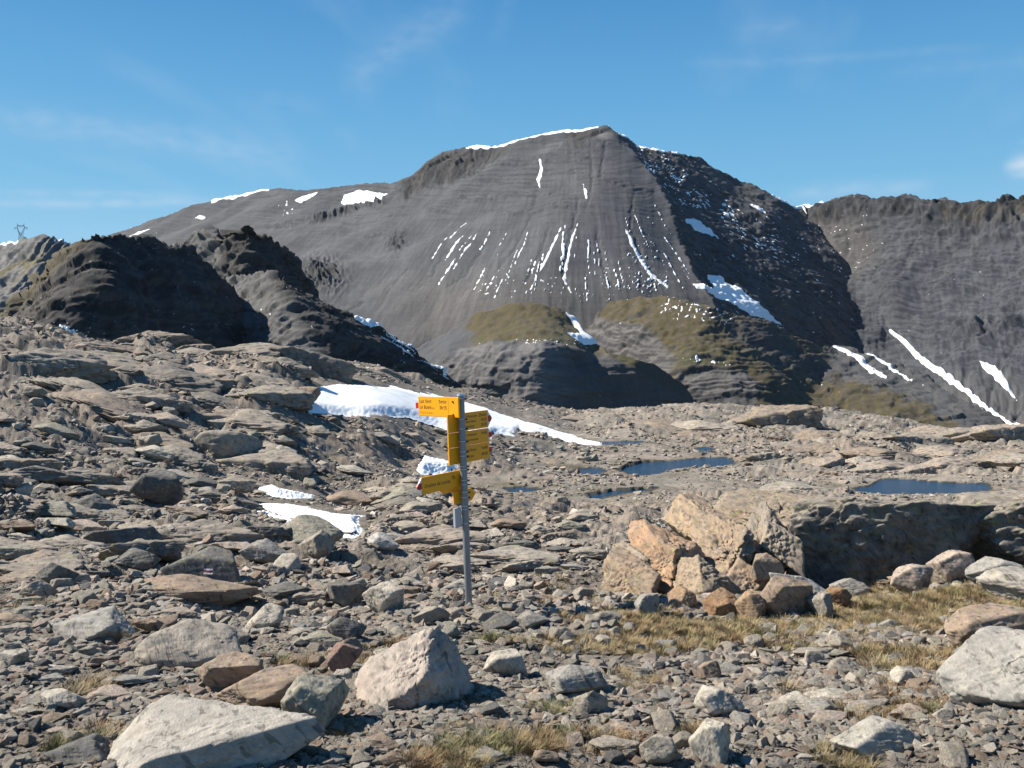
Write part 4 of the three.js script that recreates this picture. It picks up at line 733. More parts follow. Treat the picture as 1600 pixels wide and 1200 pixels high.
boulder(380, 442, 950, 986, 'light grey egg-shaped boulder right of the smooth hump', { tone: 'pale', deep: 0.8, worn: 0.12, layers: 0.01, seed: 45, roll: 0.2 });
boulder(440, 468, 950, 969, 'little round grey stone beside the egg-shaped boulder', { tone: 'grey', worn: 0.12, seed: 46, detail: 12 });
boulder(-12, 42, 1016, 1046, 'light slab cut by the left border of the picture', { tone: 'pale', deep: 0.7, seed: 47, roll: 0.25 });
boulder(165, 402, 908, 938, 'long flat ledge stretching below the boulder with the painted mark', { tone: 'brown', deep: 0.32, sink: 0.6, seed: 48, detail: 24, layers: 0.09, roll: -0.03 });
boulder(372, 456, 846, 884, 'pale tilted slab below the bright snow patch', { tone: 'blue', deep: 0.6, seed: 49, roll: -0.25 });
boulder(172, 246, 862, 892, 'black-shadowed ledge rock left of the boulder with the painted mark', { tone: 'dark', deep: 0.6, seed: 50 });
boulder(462, 518, 832, 876, 'dark-sided rock right under the bright snow patch', { tone: 'grey', deep: 0.8, seed: 51 });
boulder(430, 532, 810, 850, 'rounded rock at the lower edge of the bright snow patch', { tone: 'green', deep: 0.7, worn: 0.08, seed: 52 });
boulder(560, 625, 834, 858, 'pale flat stone right of the bright snow patch', { tone: 'white', deep: 0.7, seed: 53 });
boulder(100, 172, 776, 812, 'dark hollow-sided boulder far left above the rubble', { tone: 'dark', deep: 0.8, seed: 54 });
boulder(300, 402, 672, 722, 'dark shadowed hump high on the left slope', { tone: 'grey', deep: 0.8, seed: 55, worn: 0.08 });
boulder(200, 282, 738, 792, 'big dark bulge in the middle of the left slope', { tone: 'dark', deep: 0.8, seed: 56, worn: 0.07 });
boulder(450, 498, 604, 632, 'rounded rust-spotted rock at the left tip of the large snowfield', { tone: 'brown', deep: 0.8, worn: 0.1, seed: 57 });
boulder(118, 160, 553, 590, 'dark-sided rock nose near the left skyline', { tone: 'grey', deep: 0.9, seed: 58 });
// painted boulder
const painted = boulder(252, 378, 862, 918, 'dark boulder carrying a white, red and white painted trail mark', { tone: 'dark', deep: 0.7, seed: 59, detail: 22, planes: [[0.12, 0.30, 0.94, 0.42]], layers: 0.01, rough: 0.02 });
boulder(849, 952, 1048, 1090, 'blue-grey slab boulder in the middle of the bottom rubble', { tone: 'blue', deep: 0.6, seed: 61, detail: 22 });
boulder(888, 952, 1084, 1121, 'leaning grey slab below the blue-grey slab boulder', { tone: 'grey', deep: 0.4, roll: 0.5, seed: 62 });
boulder(754, 826, 1022, 1062, 'light boulder right of the largest pink boulder', { tone: 'pale', deep: 0.8, worn: 0.06, seed: 63 });
boulder(1092, 1131, 1034, 1066, 'square brown rock alone in the rubble right of the blue-grey slab', { tone: 'brown', deep: 0.8, seed: 64 });
boulder(1088, 1168, 1082, 1126, 'white-spotted block above the pale bottom boulder', { tone: 'pale', deep: 0.8, seed: 65 });
boulder(1000, 1064, 1150, 1196, 'grey cracked block at the bottom left of the pale bottom boulder', { tone: 'grey', deep: 0.8, seed: 66 });
boulder(1078, 1148, 1122, 1200, 'pale tall boulder at the bottom edge', { tone: 'pale', deep: 0.9, sink: 0.4, tall: 0.85, seed: 67, detail: 22 });
boulder(1306, 1460, 1122, 1182, 'wide flat pale slab near the bottom right corner', { tone: [0.40, 0.37, 0.32], deep: 0.7, seed: 68, detail: 22, sink: 0.6, tall: 0.75, cuts: 10 });
boulder(1498, 1760, 990, 1108, 'very large grey lichen-spotted boulder cut by the right border', { tone: [0.37, 0.345, 0.305], deep: 0.7, seed: 69, detail: 40, layers: 0.03, roll: 0.12, sink: 0.35, tall: 0.85, patchy: 0.3, planes: [[-0.62, 0.66, 0.42, 0.4], [0, 0.9, 0.4, 0.6]], lichen: 0.14 });
boulder(1488, 1640, 958, 1010, 'rust-edged block behind the very large grey boulder', { tone: 'brown', deep: 0.6, seed: 70, detail: 22, roll: 0.12 });
boulder(1180, 1274, 903, 970, 'dark hollow-faced block in front of the outcrop', { tone: 'brown', deep: 0.6, seed: 71, detail: 22, planes: [[0.35, -0.1, 0.93, 0.4], [-0.6, 0.5, 0.6, 0.7]] });
boulder(1203, 1302, 884, 944, 'white slab leaning against the dark front of the outcrop', { tone: 'white', deep: 0.4, roll: -0.5, seed: 72, detail: 22, wide: 1.15, tall: 0.7, dist: 8.3 });
boulder(1266, 1312, 928, 970, 'small two-toned block right of the dark hollow-faced block', { tone: 'grey', deep: 0.8, seed: 73 });
boulder(1290, 1334, 918, 950, 'dark rust rock touching the end of the white leaning slab', { tone: 'rust', deep: 0.8, seed: 74 });
boulder(1298, 1362, 905, 938, 'grey flat rock at the foot of the dark face', { tone: 'blue', deep: 0.6, seed: 75 });
boulder(1394, 1462, 884, 930, 'pinkish rock standing against the dark face', { tone: 'pink', deep: 0.7, seed: 76 });
boulder(1456, 1522, 862, 912, 'tall pink rock with a white top against the dark face', { tone: 'pink', deep: 0.7, seed: 77 });
boulder(1512, 1612, 876, 914, 'grey boulder at the right border below the outcrop', { tone: 'blue', deep: 0.7, seed: 78 });
boulder(1540, 1680, 896, 940, 'low pale rock at the right border in front of the grey boulder', { tone: 'pale', deep: 0.6, sink: 0.4, seed: 79 });
boulder(993, 1032, 928, 964, 'rounded bluish stone at the foot of the orange nose', { tone: 'blue', deep: 0.8, worn: 0.08, seed: 80 });
boulder(1044, 1092, 918, 958, 'orange-brown block fallen from the orange nose', { tone: 'orange', deep: 0.8, seed: 81 });
boulder(1100, 1160, 922, 966, 'rust block between the orange nose and the hollow-faced block', { tone: 'rust', deep: 0.7, seed: 82 });
boulder(1150, 1200, 925, 972, 'light brown rock left of the dark hollow-faced block', { tone: 'orange', deep: 0.8, seed: 83 });
boulder(1174, 1226, 866, 906, 'brown rock perched above the white leaning slab', { tone: 'brown', deep: 0.7, seed: 84, dist: 8.6 });
boulder(1294, 1356, 1032, 1058, 'flat grey stone half sunk in the dry grass', { tone: 'grey', deep: 0.7, sink: 0.4, seed: 85 });
boulder(1396, 1438, 1048, 1074, 'round cream stone in front of the very large boulder', { tone: 'pale', worn: 0.1, deep: 0.8, seed: 86 });
boulder(1374, 1406, 968, 986, 'lone grey stone in the middle of the dry grass', { tone: 'blue', deep: 0.8, seed: 87, detail: 14 });
boulder(1290, 1318, 984, 1004, 'slanting pale stone at the edge of the dry grass', { tone: 'pale', deep: 0.6, roll: 0.4, seed: 88, detail: 14 });
boulder(1462, 1498, 1108, 1132, 'pointed grey stone right of the wide flat slab', { tone: 'grey', deep: 0.8, seed: 89, detail: 14 });
boulder(716, 748, 944, 968, 'pale stone wedged at the foot of the signpost', { tone: 'pale', deep: 0.8, seed: 90, detail: 14, dist: 7.35 });
{ // the painted mark: three thin strips of paint on the front of its boulder
  painted.updateMatrixWorld(); const ray = new THREE.Raycaster(), eye = camera.position.clone(), to = at(325.5, 893.5, 13), dir = to.sub(eye).normalize();
  ray.set(eye, dir); const hit = ray.intersectObject(painted)[0];
  if (hit) {
    const n = hit.face.normal.clone().transformDirection(painted.matrixWorld), c = hit.point, q = new THREE.Quaternion(), w = 13 / F * hit.distance, up = new THREE.Vector3(0, 1, 0).addScaledVector(n, -n.y).normalize(), side = up.clone().cross(n), inv = painted.matrixWorld.clone().invert();
    [[3.3, 2.4, 'white_stripe', 0.82, 0.80, 0.78], [0.5, 2.4, 'red_stripe', 0.42, 0.03, 0.04], [-2.3, 2.4, 'white_stripe', 0.82, 0.80, 0.78]].forEach(([v, t, name, r, g, b]) => {
      const geo = new THREE.PlaneGeometry(w, t / F * hit.distance, 16, 3), p = geo.attributes.position;
      for (let i = 0; i < p.count; i++) {                     // laid on the stone point by point
        const s = c.clone().addScaledVector(side, p.getX(i)).addScaledVector(up, p.getY(i) + v / F * hit.distance), r2 = new THREE.Raycaster(s.clone().addScaledVector(n, 0.3), n.clone().negate()), h = r2.intersectObject(painted)[0];
        const e = (h ? h.point : s).clone().addScaledVector(n, 0.006).applyMatrix4(inv); p.setXYZ(i, e.x, e.y, e.z);
      }
      geo.computeVertexNormals(); mesh(name, geo, plain(name.replace('_', ' '), r, g, b, 0.7), painted);
    });
  }
}

// ---------------------------------------------------------------- rubble: the larger stones one by one, the small ones as a mass
const TONES = [COL.grey, COL.grey, COL.pale, COL.green, COL.brown, COL.blue, COL.pink, COL.dark, COL.grey];
{
  const shapes = [], r = rng(2024);
  for (let i = 0; i < 12; i++) shapes.push(rockGeo(900 + i, 8, [1, lerp(0.16, 0.72, r() * r() * 1.3), lerp(0.45, 0.95, r())], { tone: [0.8, 0.8, 0.8], patchy: 0, lichen: 0, cuts: 7 + Math.floor(r() * 5), worn: 0.014, rough: 0.08, layers: 0.07 }));
  const tinted = new Map();
  const kind = (shape, tone) => { const key = shape + ':' + tone; if (!tinted.has(key)) { const g = rockGeo(900 + shape, 8, [1, 0.42 + 0.04 * shape % 0.3, 0.8], { tone: TONES[tone], patchy: 0.5, lichen: 0.3, cuts: 11, worn: 0.025, rough: 0.06 }); tinted.set(key, g); } return tinted.get(key); };
  const flat = new Map(), slabKind = (shape, tone) => { const key = shape + ':' + tone; if (!flat.has(key)) flat.set(key, rockGeo(700 + shape, 13, [1, 0.30, 0.66], { tone: TONES[tone], patchy: 0.5, lichen: 0.3, cuts: 10, worn: 0.03, rough: 0.09, layers: 0.08 })); return flat.get(key); };
  const humps = new Map(), humpKind = (shape, tone) => { const key = shape + ':' + tone; if (!humps.has(key)) humps.set(key, rockGeo(760 + shape, 20, [1, 0.26, 0.7], { tone: mixc(TONES[tone], [0.27, 0.222, 0.18], 0.5), patchy: 0.6, lichen: 0.35, cuts: 9, worn: 0.07, rough: 0.13, layers: 0.10 })); return humps.get(key); };
  const WORDS = ['grey', 'grey', 'pale', 'greenish', 'brown', 'bluish grey', 'pinkish', 'dark', 'grey'];
  const MARKS = [[310, 1160, 'the long pale slab'], [650, 1040, 'the largest pink boulder'], [538, 1028, 'the reddish wedge rock'], [290, 1012, 'the smooth rounded hump'], [135, 985, 'the flat light rock'], [315, 890, 'the boulder with the painted mark'], [540, 935, 'the hollow dark block'], [733, 950, 'the signpost foot'], [478, 810, 'the bright snow patch'], [240, 765, 'the dark bulge of the left slope'], [350, 700, 'the dark shadowed hump'], [60, 910, 'the dark angular rock at far left'], [90, 1100, 'the left border below the rubble'], [900, 1070, 'the blue-grey slab boulder'], [1110, 1050, 'the square brown rock'], [1110, 1150, 'the pale tall bottom boulder'], [1380, 1150, 'the wide flat pale slab'], [1560, 1050, 'the very large right boulder'], [1020, 940, 'the orange nose of the outcrop'], [1230, 935, 'the hollow-faced block'], [1350, 1000, 'the dry grass'], [150, 580, 'the left skyline'], [790, 1040, 'the light boulder beside the pink one'], [620, 850, 'the pale flat stone below the snow'], [850, 930, 'the bare ground right of the signpost'], [1070, 725, 'the wide blue tarn'], [1440, 760, 'the flat blue tarn behind the outcrop'], [970, 772, 'the dark tarn'], [1250, 655, 'the skyline of the plateau'], [720, 650, 'the large snowfield'], [1540, 700, 'the right border of the plateau'], [470, 690, 'the slope under the large snowfield']];
  const zones = [['stone', 60, [-20, 620, 880, 1200], 90], ['stone', 60, [760, 1600, 975, 1200], 80], ['stone', 40, [600, 960, 880, 1010], 40], ['stone', 40, [-20, 420, 620, 880], 50],
    ['flat_stone', 130, [-20, 640, 840, 1200], 48], ['flat_stone', 110, [-20, 700, 640, 860], 46], ['flat_stone', 100, [720, 1480, 1010, 1200], 26], ['flat_stone', 80, [600, 1000, 780, 930], 24],
    ['rock_hump', 230, [-40, 720, 600, 870], 46], ['rock_hump', 200, [-30, 700, 530, 640], 34], ['rock_hump', 200, [620, 1620, 655, 775], 46], ['rock_hump', 170, [560, 940, 760, 900], 14], ['rock_hump', 200, [0, 520, 870, 1010], 12]];
  for (const [name, size, [x0, x1, y0, y1], count] of zones) {
    let n = 0, guard = 0; const hump = name === 'rock_hump', slabs = hump || name === 'flat_stone';
    while (n < count && guard++ < 2000) {
      const px = lerp(x0, x1, r()), py = lerp(y0, y1, Math.pow(r(), 0.8)), d = dAt(px, py, 2); if (d > (hump ? 150 : 80)) continue;
      const x = (px - 800) / F * d, wp = lerp(hump ? 70 : slabs ? 45 : 14, size, Math.pow(r(), 2.2)), w = wp / F * d, shape = Math.floor(r() * 8), tone = hump ? (px > 620 ? [2, 6, 6, 0, 4] : [0, 4, 6, 7, 0])[Math.floor(r() * 5)] : Math.floor(r() * TONES.length), a = r(), b = r(), c = r();
      const hides = (l) => [[-0.4, 0], [0, 0], [0.4, 0], [-0.4, -0.2], [0, -0.25], [0.4, -0.2], [0, -0.38], [-0.25, -0.5], [0.25, -0.5], [0, -0.55]].some(([u, v]) => polySDF(l, px + u * wp, py + v * wp) > -3); if (SNOWS.some((q) => hides(q[1])) || POND_AT.some((q) => { const xs = q[2].map((v) => v[0]), ys = q[2].map((v) => v[1]); return px + wp * 0.55 > Math.min(...xs) && px - wp * 0.55 < Math.max(...xs) && py > Math.min(...ys) - 2 && py - 0.45 * wp < Math.max(...ys); }) || hides([[285, 868], [365, 868], [365, 915], [285, 915]])) continue;
      groundH(x, d); if (G.snow > -12 || G.pond < 1) continue;
      if (grassAt(x, d) > 0.5 && r() > 0.25) continue;
      if (!hump && FOOT.some(([a, b, q]) => Math.hypot(a - x, b - d) < q + w * (slabs ? 0.2 : 0.3))) continue;
      if (px > 930 && d > 8.2 && (!hump || d < 14)) continue;
      const m = mesh(name, hump ? humpKind(shape, tone) : slabs ? slabKind(shape, tone) : kind(shape, tone), M.stone);
      m.scale.set(w, w * (slabs ? lerp(0.7, 1.2, c) : 1), w); m.position.set(x, groundH(x, d) + w * (hump ? -0.01 : slabs ? 0.03 : 0.10), -d - w * (hump ? 0.35 : 0.2)); m.rotation.set((slabs ? 0.25 : 0.5) * (a - 0.5), slabs ? 0.9 * (b - 0.5) + (b > 0.5 ? Math.PI : 0) : b * 6.28, slabs ? 0.15 + 0.3 * (c - 0.5) : 0.6 * (c - 0.5));
      if (slabs) { const gx = (baseH(x + 0.6, d) - baseH(x - 0.6, d)) / 1.2, gd = (baseH(x, d * 1.03) - baseH(x, d * 0.97)) / (d * 0.06); m.rotation.set(Math.atan(gd) * 0.8 + 0.2 * (a - 0.5), 0.7 * (b - 0.5), Math.atan(gx) + 0.06 + 0.16 * (c - 0.5), 'YXZ'); if (hump) m.position.y -= 0.02 * w; }
      const mark = MARKS.reduce((p, q) => Math.hypot(q[0] - px, 1.6 * (q[1] - py)) < Math.hypot(p[0] - px, 1.6 * (p[1] - py)) ? q : p), where = Math.abs(mark[0] - px) > 1.6 * Math.abs(mark[1] - py) ? (px < mark[0] ? 'left of' : 'right of') : (py < mark[1] ? 'above' : 'below');
      const label = (hump ? (wp > 120 ? 'broad ' : 'low ') + WORDS[tone] + ' bedrock hump ' : slabs ? (wp > 75 ? 'broad ' : 'narrow ') + WORDS[tone] + ' half-buried flat stone ' : (wp > 30 ? 'large ' : wp > 20 ? 'middling ' : 'small ') + WORDS[tone] + ' loose stone ') + where + ' ' + mark[2];
      tag(m, label, hump ? 'bedrock hump' : slabs ? 'flat stone' : 'stone', label.replace(' hump ', ' humps ').replace(' stone ', ' stones ')); if (!hump) FOOT.push([x, d, w * 0.4]); n++;
    }
  }
  // the mass of small stones, thinning with distance
  const per = shapes.map(() => []), q = new THREE.Quaternion(), e = new THREE.Euler(), s = new THREE.Vector3(), p = new THREE.Vector3();
  const put = (count, d0, d1, sMin, sMax, pow, dens) => {
    for (let i = 0; i < count; i++) {
      const px = lerp(-150, 1750, r()), d = d0 * Math.pow(d1 / d0, r()), x = (px - 800) / F * d, u = r(), k = Math.floor(r() * 12), a = r(), b = r(), c = r(), t = r(), v = r();
      if (dens(px, d, x) < v) continue;
      const w = lerp(sMin, sMax, Math.pow(u, pow)) / F * d, y = groundH(x, d); if (G.snow > -6 || G.pond < 0.3) continue;
      p.set(x, y + w * 0.11, -d); q.setFromEuler(e.set(0.7 * (a - 0.5), b * 6.28, 0.7 * (c - 0.5))); s.set(w, w * lerp(0.6, 1.1, a), w);
      const tone = dim(TONES[Math.floor(t * TONES.length)], 1.18 * lerp(0.8, 1.2, c));
      per[k].push([new THREE.Matrix4().compose(p, q, s), new THREE.Color().setRGB(...tone)]);
    }
  };
  const rubble = (px, d, x) => clamp(0.05 + 1.1 * ss(-0.1, 0.35, fbm(x * 0.35 + 50, d * 0.4, 3))) * (1 - 0.82 * grassAt(x, d)) * (1 - 0.6 * ss(-0.05, 0.4, fbm(x * 0.07 + 3, -d * 0.07, 3) - 0.1) * ss(8, 14, d)) * (px > 930 && d > 8.6 && d < 13 ? 0.3 : 1);
  put(260000, 2.6, 9.5, 4, 30, 3.2, rubble);
  put(16000, 2.8, 10, 14, 36, 2, rubble);
  put(6000, 10, 30, 12, 30, 2, (px, d, x) => rubble(px, d, x) * (px > 930 ? 0.3 : 1));
  put(3500, 26, 80, 9, 26, 2, (px, d, x) => rubble(px, d, x) * (px > 930 ? 0.3 : 1));
  put(60000, 2.6, 12, 2.2, 6, 1.5, (px, d, x) => 1 - 0.9 * grassAt(x, d)); put(130000, 9, 26, 3, 16, 3.4, (px, d, x) => rubble(px, d, x) * ss(-0.35, 0.25, fbm(x * 0.12, d * 0.15, 2) + 0.1));
  put(80000, 24, 100, 2.4, 12, 3.4, (px, d, x) => (0.15 + ss(-0.1, 0.4, fbm(x * 0.07 + 9, d * 0.08, 3))) * (px > 950 ? 0.6 : 1));
  put(40000, 80, 175, 2, 9, 3, (px, d, x) => 0.15 + ss(0, 0.4, fbm(x * 0.05 + 9, d * 0.06, 3)));
  shapes.forEach((g, k) => { const m = new THREE.InstancedMesh(g, M.stone, per[k].length); per[k].forEach(([mat, col], i) => { m.setMatrixAt(i, mat); m.setColorAt(i, col); }); m.name = numbered('rubble'); m.castShadow = m.receiveShadow = true; tag(m, 'small loose stones covering the ground between the boulders', 'rubble', null, 'stuff'); scene.add(m); });
}

// ---------------------------------------------------------------- dry mountain grass
{
  const r = rng(77);
  const tuft = (blades, tall, spread) => {
    const pos = [], col = [], idx = [];
    for (let i = 0; i < blades; i++) {
      const a = r() * 6.28, rad = spread * Math.sqrt(r()), bx = Math.cos(a) * rad, bz = Math.sin(a) * rad, h = tall * lerp(0.45, 1, r()), lean = lerp(0.15, 0.95, r()) * h, la = a + 1.6 * (r() - 0.5), w = 0.0028 * lerp(0.7, 1.4, r()), sx = -Math.sin(la) * w, sz = Math.cos(la) * w, tone = lerp(0.65, 1.25, r()), o = pos.length / 3;
      for (let k = 0; k < 3; k++) { const t = k / 2, ox = bx + Math.cos(la) * lean * t * t, oz = bz + Math.sin(la) * lean * t * t, y = h * t * (1 - 0.25 * t) - 0.01, ww = 1 - 0.75 * t; pos.push(ox - sx * ww, y, oz - sz * ww, ox + sx * ww, y, oz + sz * ww); for (let c = 0; c < 2; c++) col.push(tone * lerp(0.7, 1, t), tone * lerp(0.72, 1, t), tone * lerp(0.8, 1, t)); }
      idx.push(o, o + 1, o + 3, o, o + 3, o + 2, o + 2, o + 3, o + 5, o + 2, o + 5, o + 4);
    }
    const g = new THREE.BufferGeometry(); g.setAttribute('position', new THREE.Float32BufferAttribute(pos, 3)); g.setAttribute('color', new THREE.Float32BufferAttribute(col, 3)); g.setIndex(idx); g.computeVertexNormals(); return g;
  };
  const blade = new THREE.MeshStandardMaterial({ name: 'dry grass', vertexColors: true, roughness: 0.8, side: THREE.DoubleSide });
  const kinds = [tuft(60, 0.12, 0.07), tuft(80, 0.09, 0.10), tuft(70, 0.15, 0.06)], per = kinds.map(() => []);
  const hues = [[0.33, 0.24, 0.115], [0.27, 0.19, 0.09], [0.40, 0.31, 0.165], [0.17, 0.16, 0.06], [0.25, 0.145, 0.07], [0.32, 0.25, 0.12]];
  const add = (x, d, k, hue, size) => per[k].push([new THREE.Matrix4().compose(new THREE.Vector3(x, groundH(x, d), -d), new THREE.Quaternion().setFromEuler(new THREE.Euler(0, r() * 6.28, 0)), new THREE.Vector3(size, size, size)), new THREE.Color().setRGB(...dim(hues[hue], lerp(0.8, 1.2, r())))]);
  for (let i = 0; i < 52000; i++) {
    const px = lerp(-100, 1750, r()), d = 3.2 * Math.pow(10.5 / 3.2, r()), x = (px - 800) / F * d, v = r(), hue = r() < 0.16 ? 3 : [0, 1, 2, 4, 5][Math.floor(r() * 5)], k = Math.floor(r() * 3), size = lerp(0.35, 0.75, r());
    if (grassAt(x, d) * 0.5 < v || FOOT.some(([a, b, q]) => Math.hypot(a - x, b - d) < q * 0.75)) continue;
    add(x, d, k, hue, size);
  }
  for (const [px, py, n, spread, hue] of [[745, 1165, 60, 0.20, 3], [700, 1190, 40, 0.15, 5], [865, 1118, 34, 0.10, 3], [840, 1165, 36, 0.12, 1], [960, 1165, 26, 0.12, 4], [530, 1150, 24, 0.06, 0], [352, 1028, 16, 0.05, 4], [95, 1168, 22, 0.10, 3], [740, 1098, 40, 0.12, 4], [772, 1004, 26, 0.14, 3], [930, 1010, 90, 0.40, 0], [1180, 985, 40, 0.2, 3], [1250, 990, 36, 0.16, 3], [1100, 1150, 20, 0.08, 1], [1370, 1115, 50, 0.2, 1], [1440, 1100, 50, 0.2, 4], [1330, 1190, 30, 0.12, 5], [660, 1196, 30, 0.1, 4], [1000, 1075, 30, 0.2, 1]])
    { const d = dAt(px, py, 2), x = (px - 800) / F * d; for (let i = 0; i < n; i++) { const a = r() * 6.28, q = spread * Math.sqrt(r()); add(x + Math.cos(a) * q, d + Math.sin(a) * q, Math.floor(r() * 3), r() < 0.7 ? hue : Math.floor(r() * 6), lerp(0.3, 0.62, r())); } }
  kinds.forEach((g, k) => { const m = new THREE.InstancedMesh(g, blade, per[k].length); per[k].forEach(([mat, c], i) => { m.setMatrixAt(i, mat); m.setColorAt(i, c); }); m.name = numbered('grass'); m.castShadow = m.receiveShadow = true; tag(m, 'straw-coloured and greenish dry grass in tufts between the stones', 'grass', null, 'stuff'); scene.add(m); });
}

// ---------------------------------------------------------------- the hiking signpost
{
  const steel = plain('galvanised steel', 0.24, 0.26, 0.28, 0.5, 0.5), bright = plain('bright steel', 0.62, 0.64, 0.66, 0.35, 0.8), yellow = plain('yellow enamel', 0.86, 0.38, 0.004, 0.4), red = plain('red paint', 0.42, 0.015, 0.035, 0.5), white = plain('white paint', 0.80, 0.80, 0.79, 0.5), black = plain('black bolt', 0.03, 0.03, 0.03, 0.5, 0.5), plateM = plain('grey plate', 0.42, 0.43, 0.46, 0.5, 0.3);
  const D = 7.5, k = D / F, foot = at(733, 957, D), post = new THREE.Group(); post.name = numbered('signpost'); scene.add(post);
  post.position.copy(foot); tag(post, 'steel hiking signpost with yellow direction boards standing in the rubble', 'signpost');
  const H = 344 * k, R = 5.6 * k; post.rotation.z = Math.atan(12.5 / 344);
  const yOf = (py) => (955 - py) * k / Math.cos(0.036);            // height on the post at a row of the photograph
  const part = (name, geo, mat, parent = post) => mesh(name, geo, mat, parent);
  part('pole', new THREE.CylinderGeometry(R, R, H + 0.25, 40).translate(0, H / 2 - 0.125, 0), steel);
  part('cap', new THREE.CylinderGeometry(R * 0.98, R * 1.12, 0.018, 32).translate(0, H + 0.006, 0), bright);
  for (const py of [616, 648, 663, 683, 699, 706, 722, 727, 744, 751, 763, 771, 785, 790, 812]) {
    const band = part('clamp', new THREE.TorusGeometry(R * 1.05, 0.0038, 8, 36).rotateX(Math.PI / 2).translate(0, yOf(py), 0), bright);
    part('bolt', new THREE.CylinderGeometry(0.007, 0.007, 0.03, 10).rotateZ(Math.PI / 2).translate(R * 1.15, yOf(py) - 0.004, 0.01), black, band);
  }
  const outline = (pts) => { const s = new THREE.Shape(); pts.forEach(([x, y], i) => i ? s.lineTo(x, y) : s.moveTo(x, y)); s.closePath(); return s; };
  const slab = (pts, t = 0.02, b = 0.002) => new THREE.ExtrudeGeometry(outline(pts), { depth: t - 2 * b, bevelEnabled: true, bevelThickness: b, bevelSize: b, bevelSegments: 2, bevelOffset: -b }).translate(0, 0, -t / 2 + b);
  // printed lettering: a thin sheet on the face of a board
  const print = (w, h, lines) => {
    const c = document.createElement('canvas'), S = 1500; c.width = Math.round(w * S); c.height = Math.round(h * S); const g = c.getContext('2d'); g.fillStyle = '#eea406'; g.fillRect(0, 0, c.width, c.height); { const q = rng(c.width + c.height); for (let i = 0; i < 160; i++) { g.fillStyle = q() < 0.6 ? 'rgba(120,80,10,0.10)' : 'rgba(255,240,190,0.10)'; g.fillRect(q() * c.width, q() * c.height, 2 + 60 * q() * q(), 1 + 5 * q()); } } g.fillStyle = '#1c1608'; g.textBaseline = 'middle';
    for (const [text, x, y, size, align, bar] of lines) { if (bar) { g.fillRect(x * S, y * S, bar[0] * S, bar[1] * S); continue; } g.font = (size > 0.02 ? 'bold ' : '') + Math.round(size * 1.14 * S) + 'px sans-serif'; g.textAlign = align ?? 'left'; g.fillText(text, x * S, y * S); }
    const t = new THREE.CanvasTexture(c); t.colorSpace = THREE.SRGBColorSpace; return new THREE.MeshStandardMaterial({ name: 'sign print', map: t, roughness: 0.38 });
  };
  // a board: from a to b along its arm, lettering on the side that is seen; tips are red or white pieces with a shape of their own
  const boardGroup = (angle, py, off) => { const g = new THREE.Group(); post.add(g); return g; };
  const board = (turn, py0, py1, from, to, { tipAt, side = 1, lines, label, off = 0.045, tip = 'mark', face = 1, pointed }) => {
    const y0 = yOf(py1), y1 = yOf(py0), h = y1 - y0, t = 0.016, dir = Math.sign(to - from || 1);
    const pts = pointed ? [[from, 0], [to - 0.06 * dir, 0], [to, h / 2], [to - 0.06 * dir, h], [from, h]] : [[from, 0], [to, 0], [to, h], [from, h]];
    const b = part('sign_board', slab(pts, t), yellow); b.rotation.y = turn; b.position.set(Math.sin(turn) * off, y0, Math.cos(turn) * off); if (label) b.userData.label = label;
    if (lines) { const w = Math.abs(to - from) - 0.012, pl = part('lettering', new THREE.PlaneGeometry(w, h - 0.012), print(w, h - 0.012, lines), b); pl.position.set((from + to) / 2, h / 2, face * (t / 2 + 0.0012)); if (face < 0) pl.rotation.y = Math.PI; }
    if (tip === 'mark') {                                       // white arrow head with a red middle
      const q = 0.055 * dir; part('arrow_tip', slab([[to + 0.001 * dir, 0.004], [to + q, h / 2], [to + 0.001 * dir, h - 0.004]], 0.012), white, b);
      part('red_mark', slab([[to + 0.002 * dir, h * 0.32], [to + q * 0.66, h * 0.32], [to + q * 1.02, h * 0.5], [to + q * 0.66, h * 0.68], [to + 0.002 * dir, h * 0.68]], 0.015), red, b);
    } else if (tip === 'red') part('red_mark', slab([[to + 0.001 * dir, h * 0.38], [to + 0.042 * dir, h * 0.38], [to + 0.042 * dir, h * 0.68], [to + 0.001 * dir, h * 0.68]], 0.012), red, b);
    return b;
  };
  // top board: points away to the left, its face in the sun
  const A = -0.80, W1 = 0.545;
  const top = board(A, 613.5, 645.5, 0.035, -W1 + 0.035, { off: 0.05, tip: 'red', label: 'sunlit top board reading Lac Vert 5min, Le Buet 3h15', lines: [['Lac Vert', 0.012, 0.036, 0.038], ['5min', 0.385, 0.036, 0.038, 'right'], ['Le Buet', 0.012, 0.087, 0.038], ['Village', 0.155, 0.092, 0.02], ['3h15', 0.385, 0.087, 0.038, 'right'], ['Col de la Terrasse', 0.012, 0.136, 0.02], ['', 0.405, 0.004, 0, '', [0.003, 0.16]]] });
  for (const v of [0.025, 0.135]) part('bolt', new THREE.CylinderGeometry(0.008, 0.008, 0.008, 14).rotateX(Math.PI / 2).translate(-0.035, v, 0.012), black, top);
  // three boards on the far side, pointing away to the right, faces in shade
  const B = Math.PI * 0.29, o2 = { off: -0.05, side: 1 };
  board(B, 640, 668.5, -0.125, 0.405, { ...o2, label: 'shaded board with times 25min, 1h25 and 2h30', lines: [["Barrage d'Emosson", 0.10, 0.03, 0.026], ['25min', 0.50, 0.03, 0.032, 'right'], ['Emosson Gare', 0.15, 0.075, 0.026], ['1h25', 0.50, 0.072, 0.032, 'right'], ['Le Châtelard', 0.15, 0.118, 0.026], ['2h30', 0.50, 0.115, 0.032, 'right']] });
  board(B, 669.5, 692, -0.125, 0.405, { ...o2, label: 'shaded board with the time 1h50', lines: [['Vieux Emosson', 0.15, 0.03, 0.026], ['1h50', 0.50, 0.03, 0.032, 'right'], ['Lac de la Veudale', 0.15, 0.075, 0.024]] });
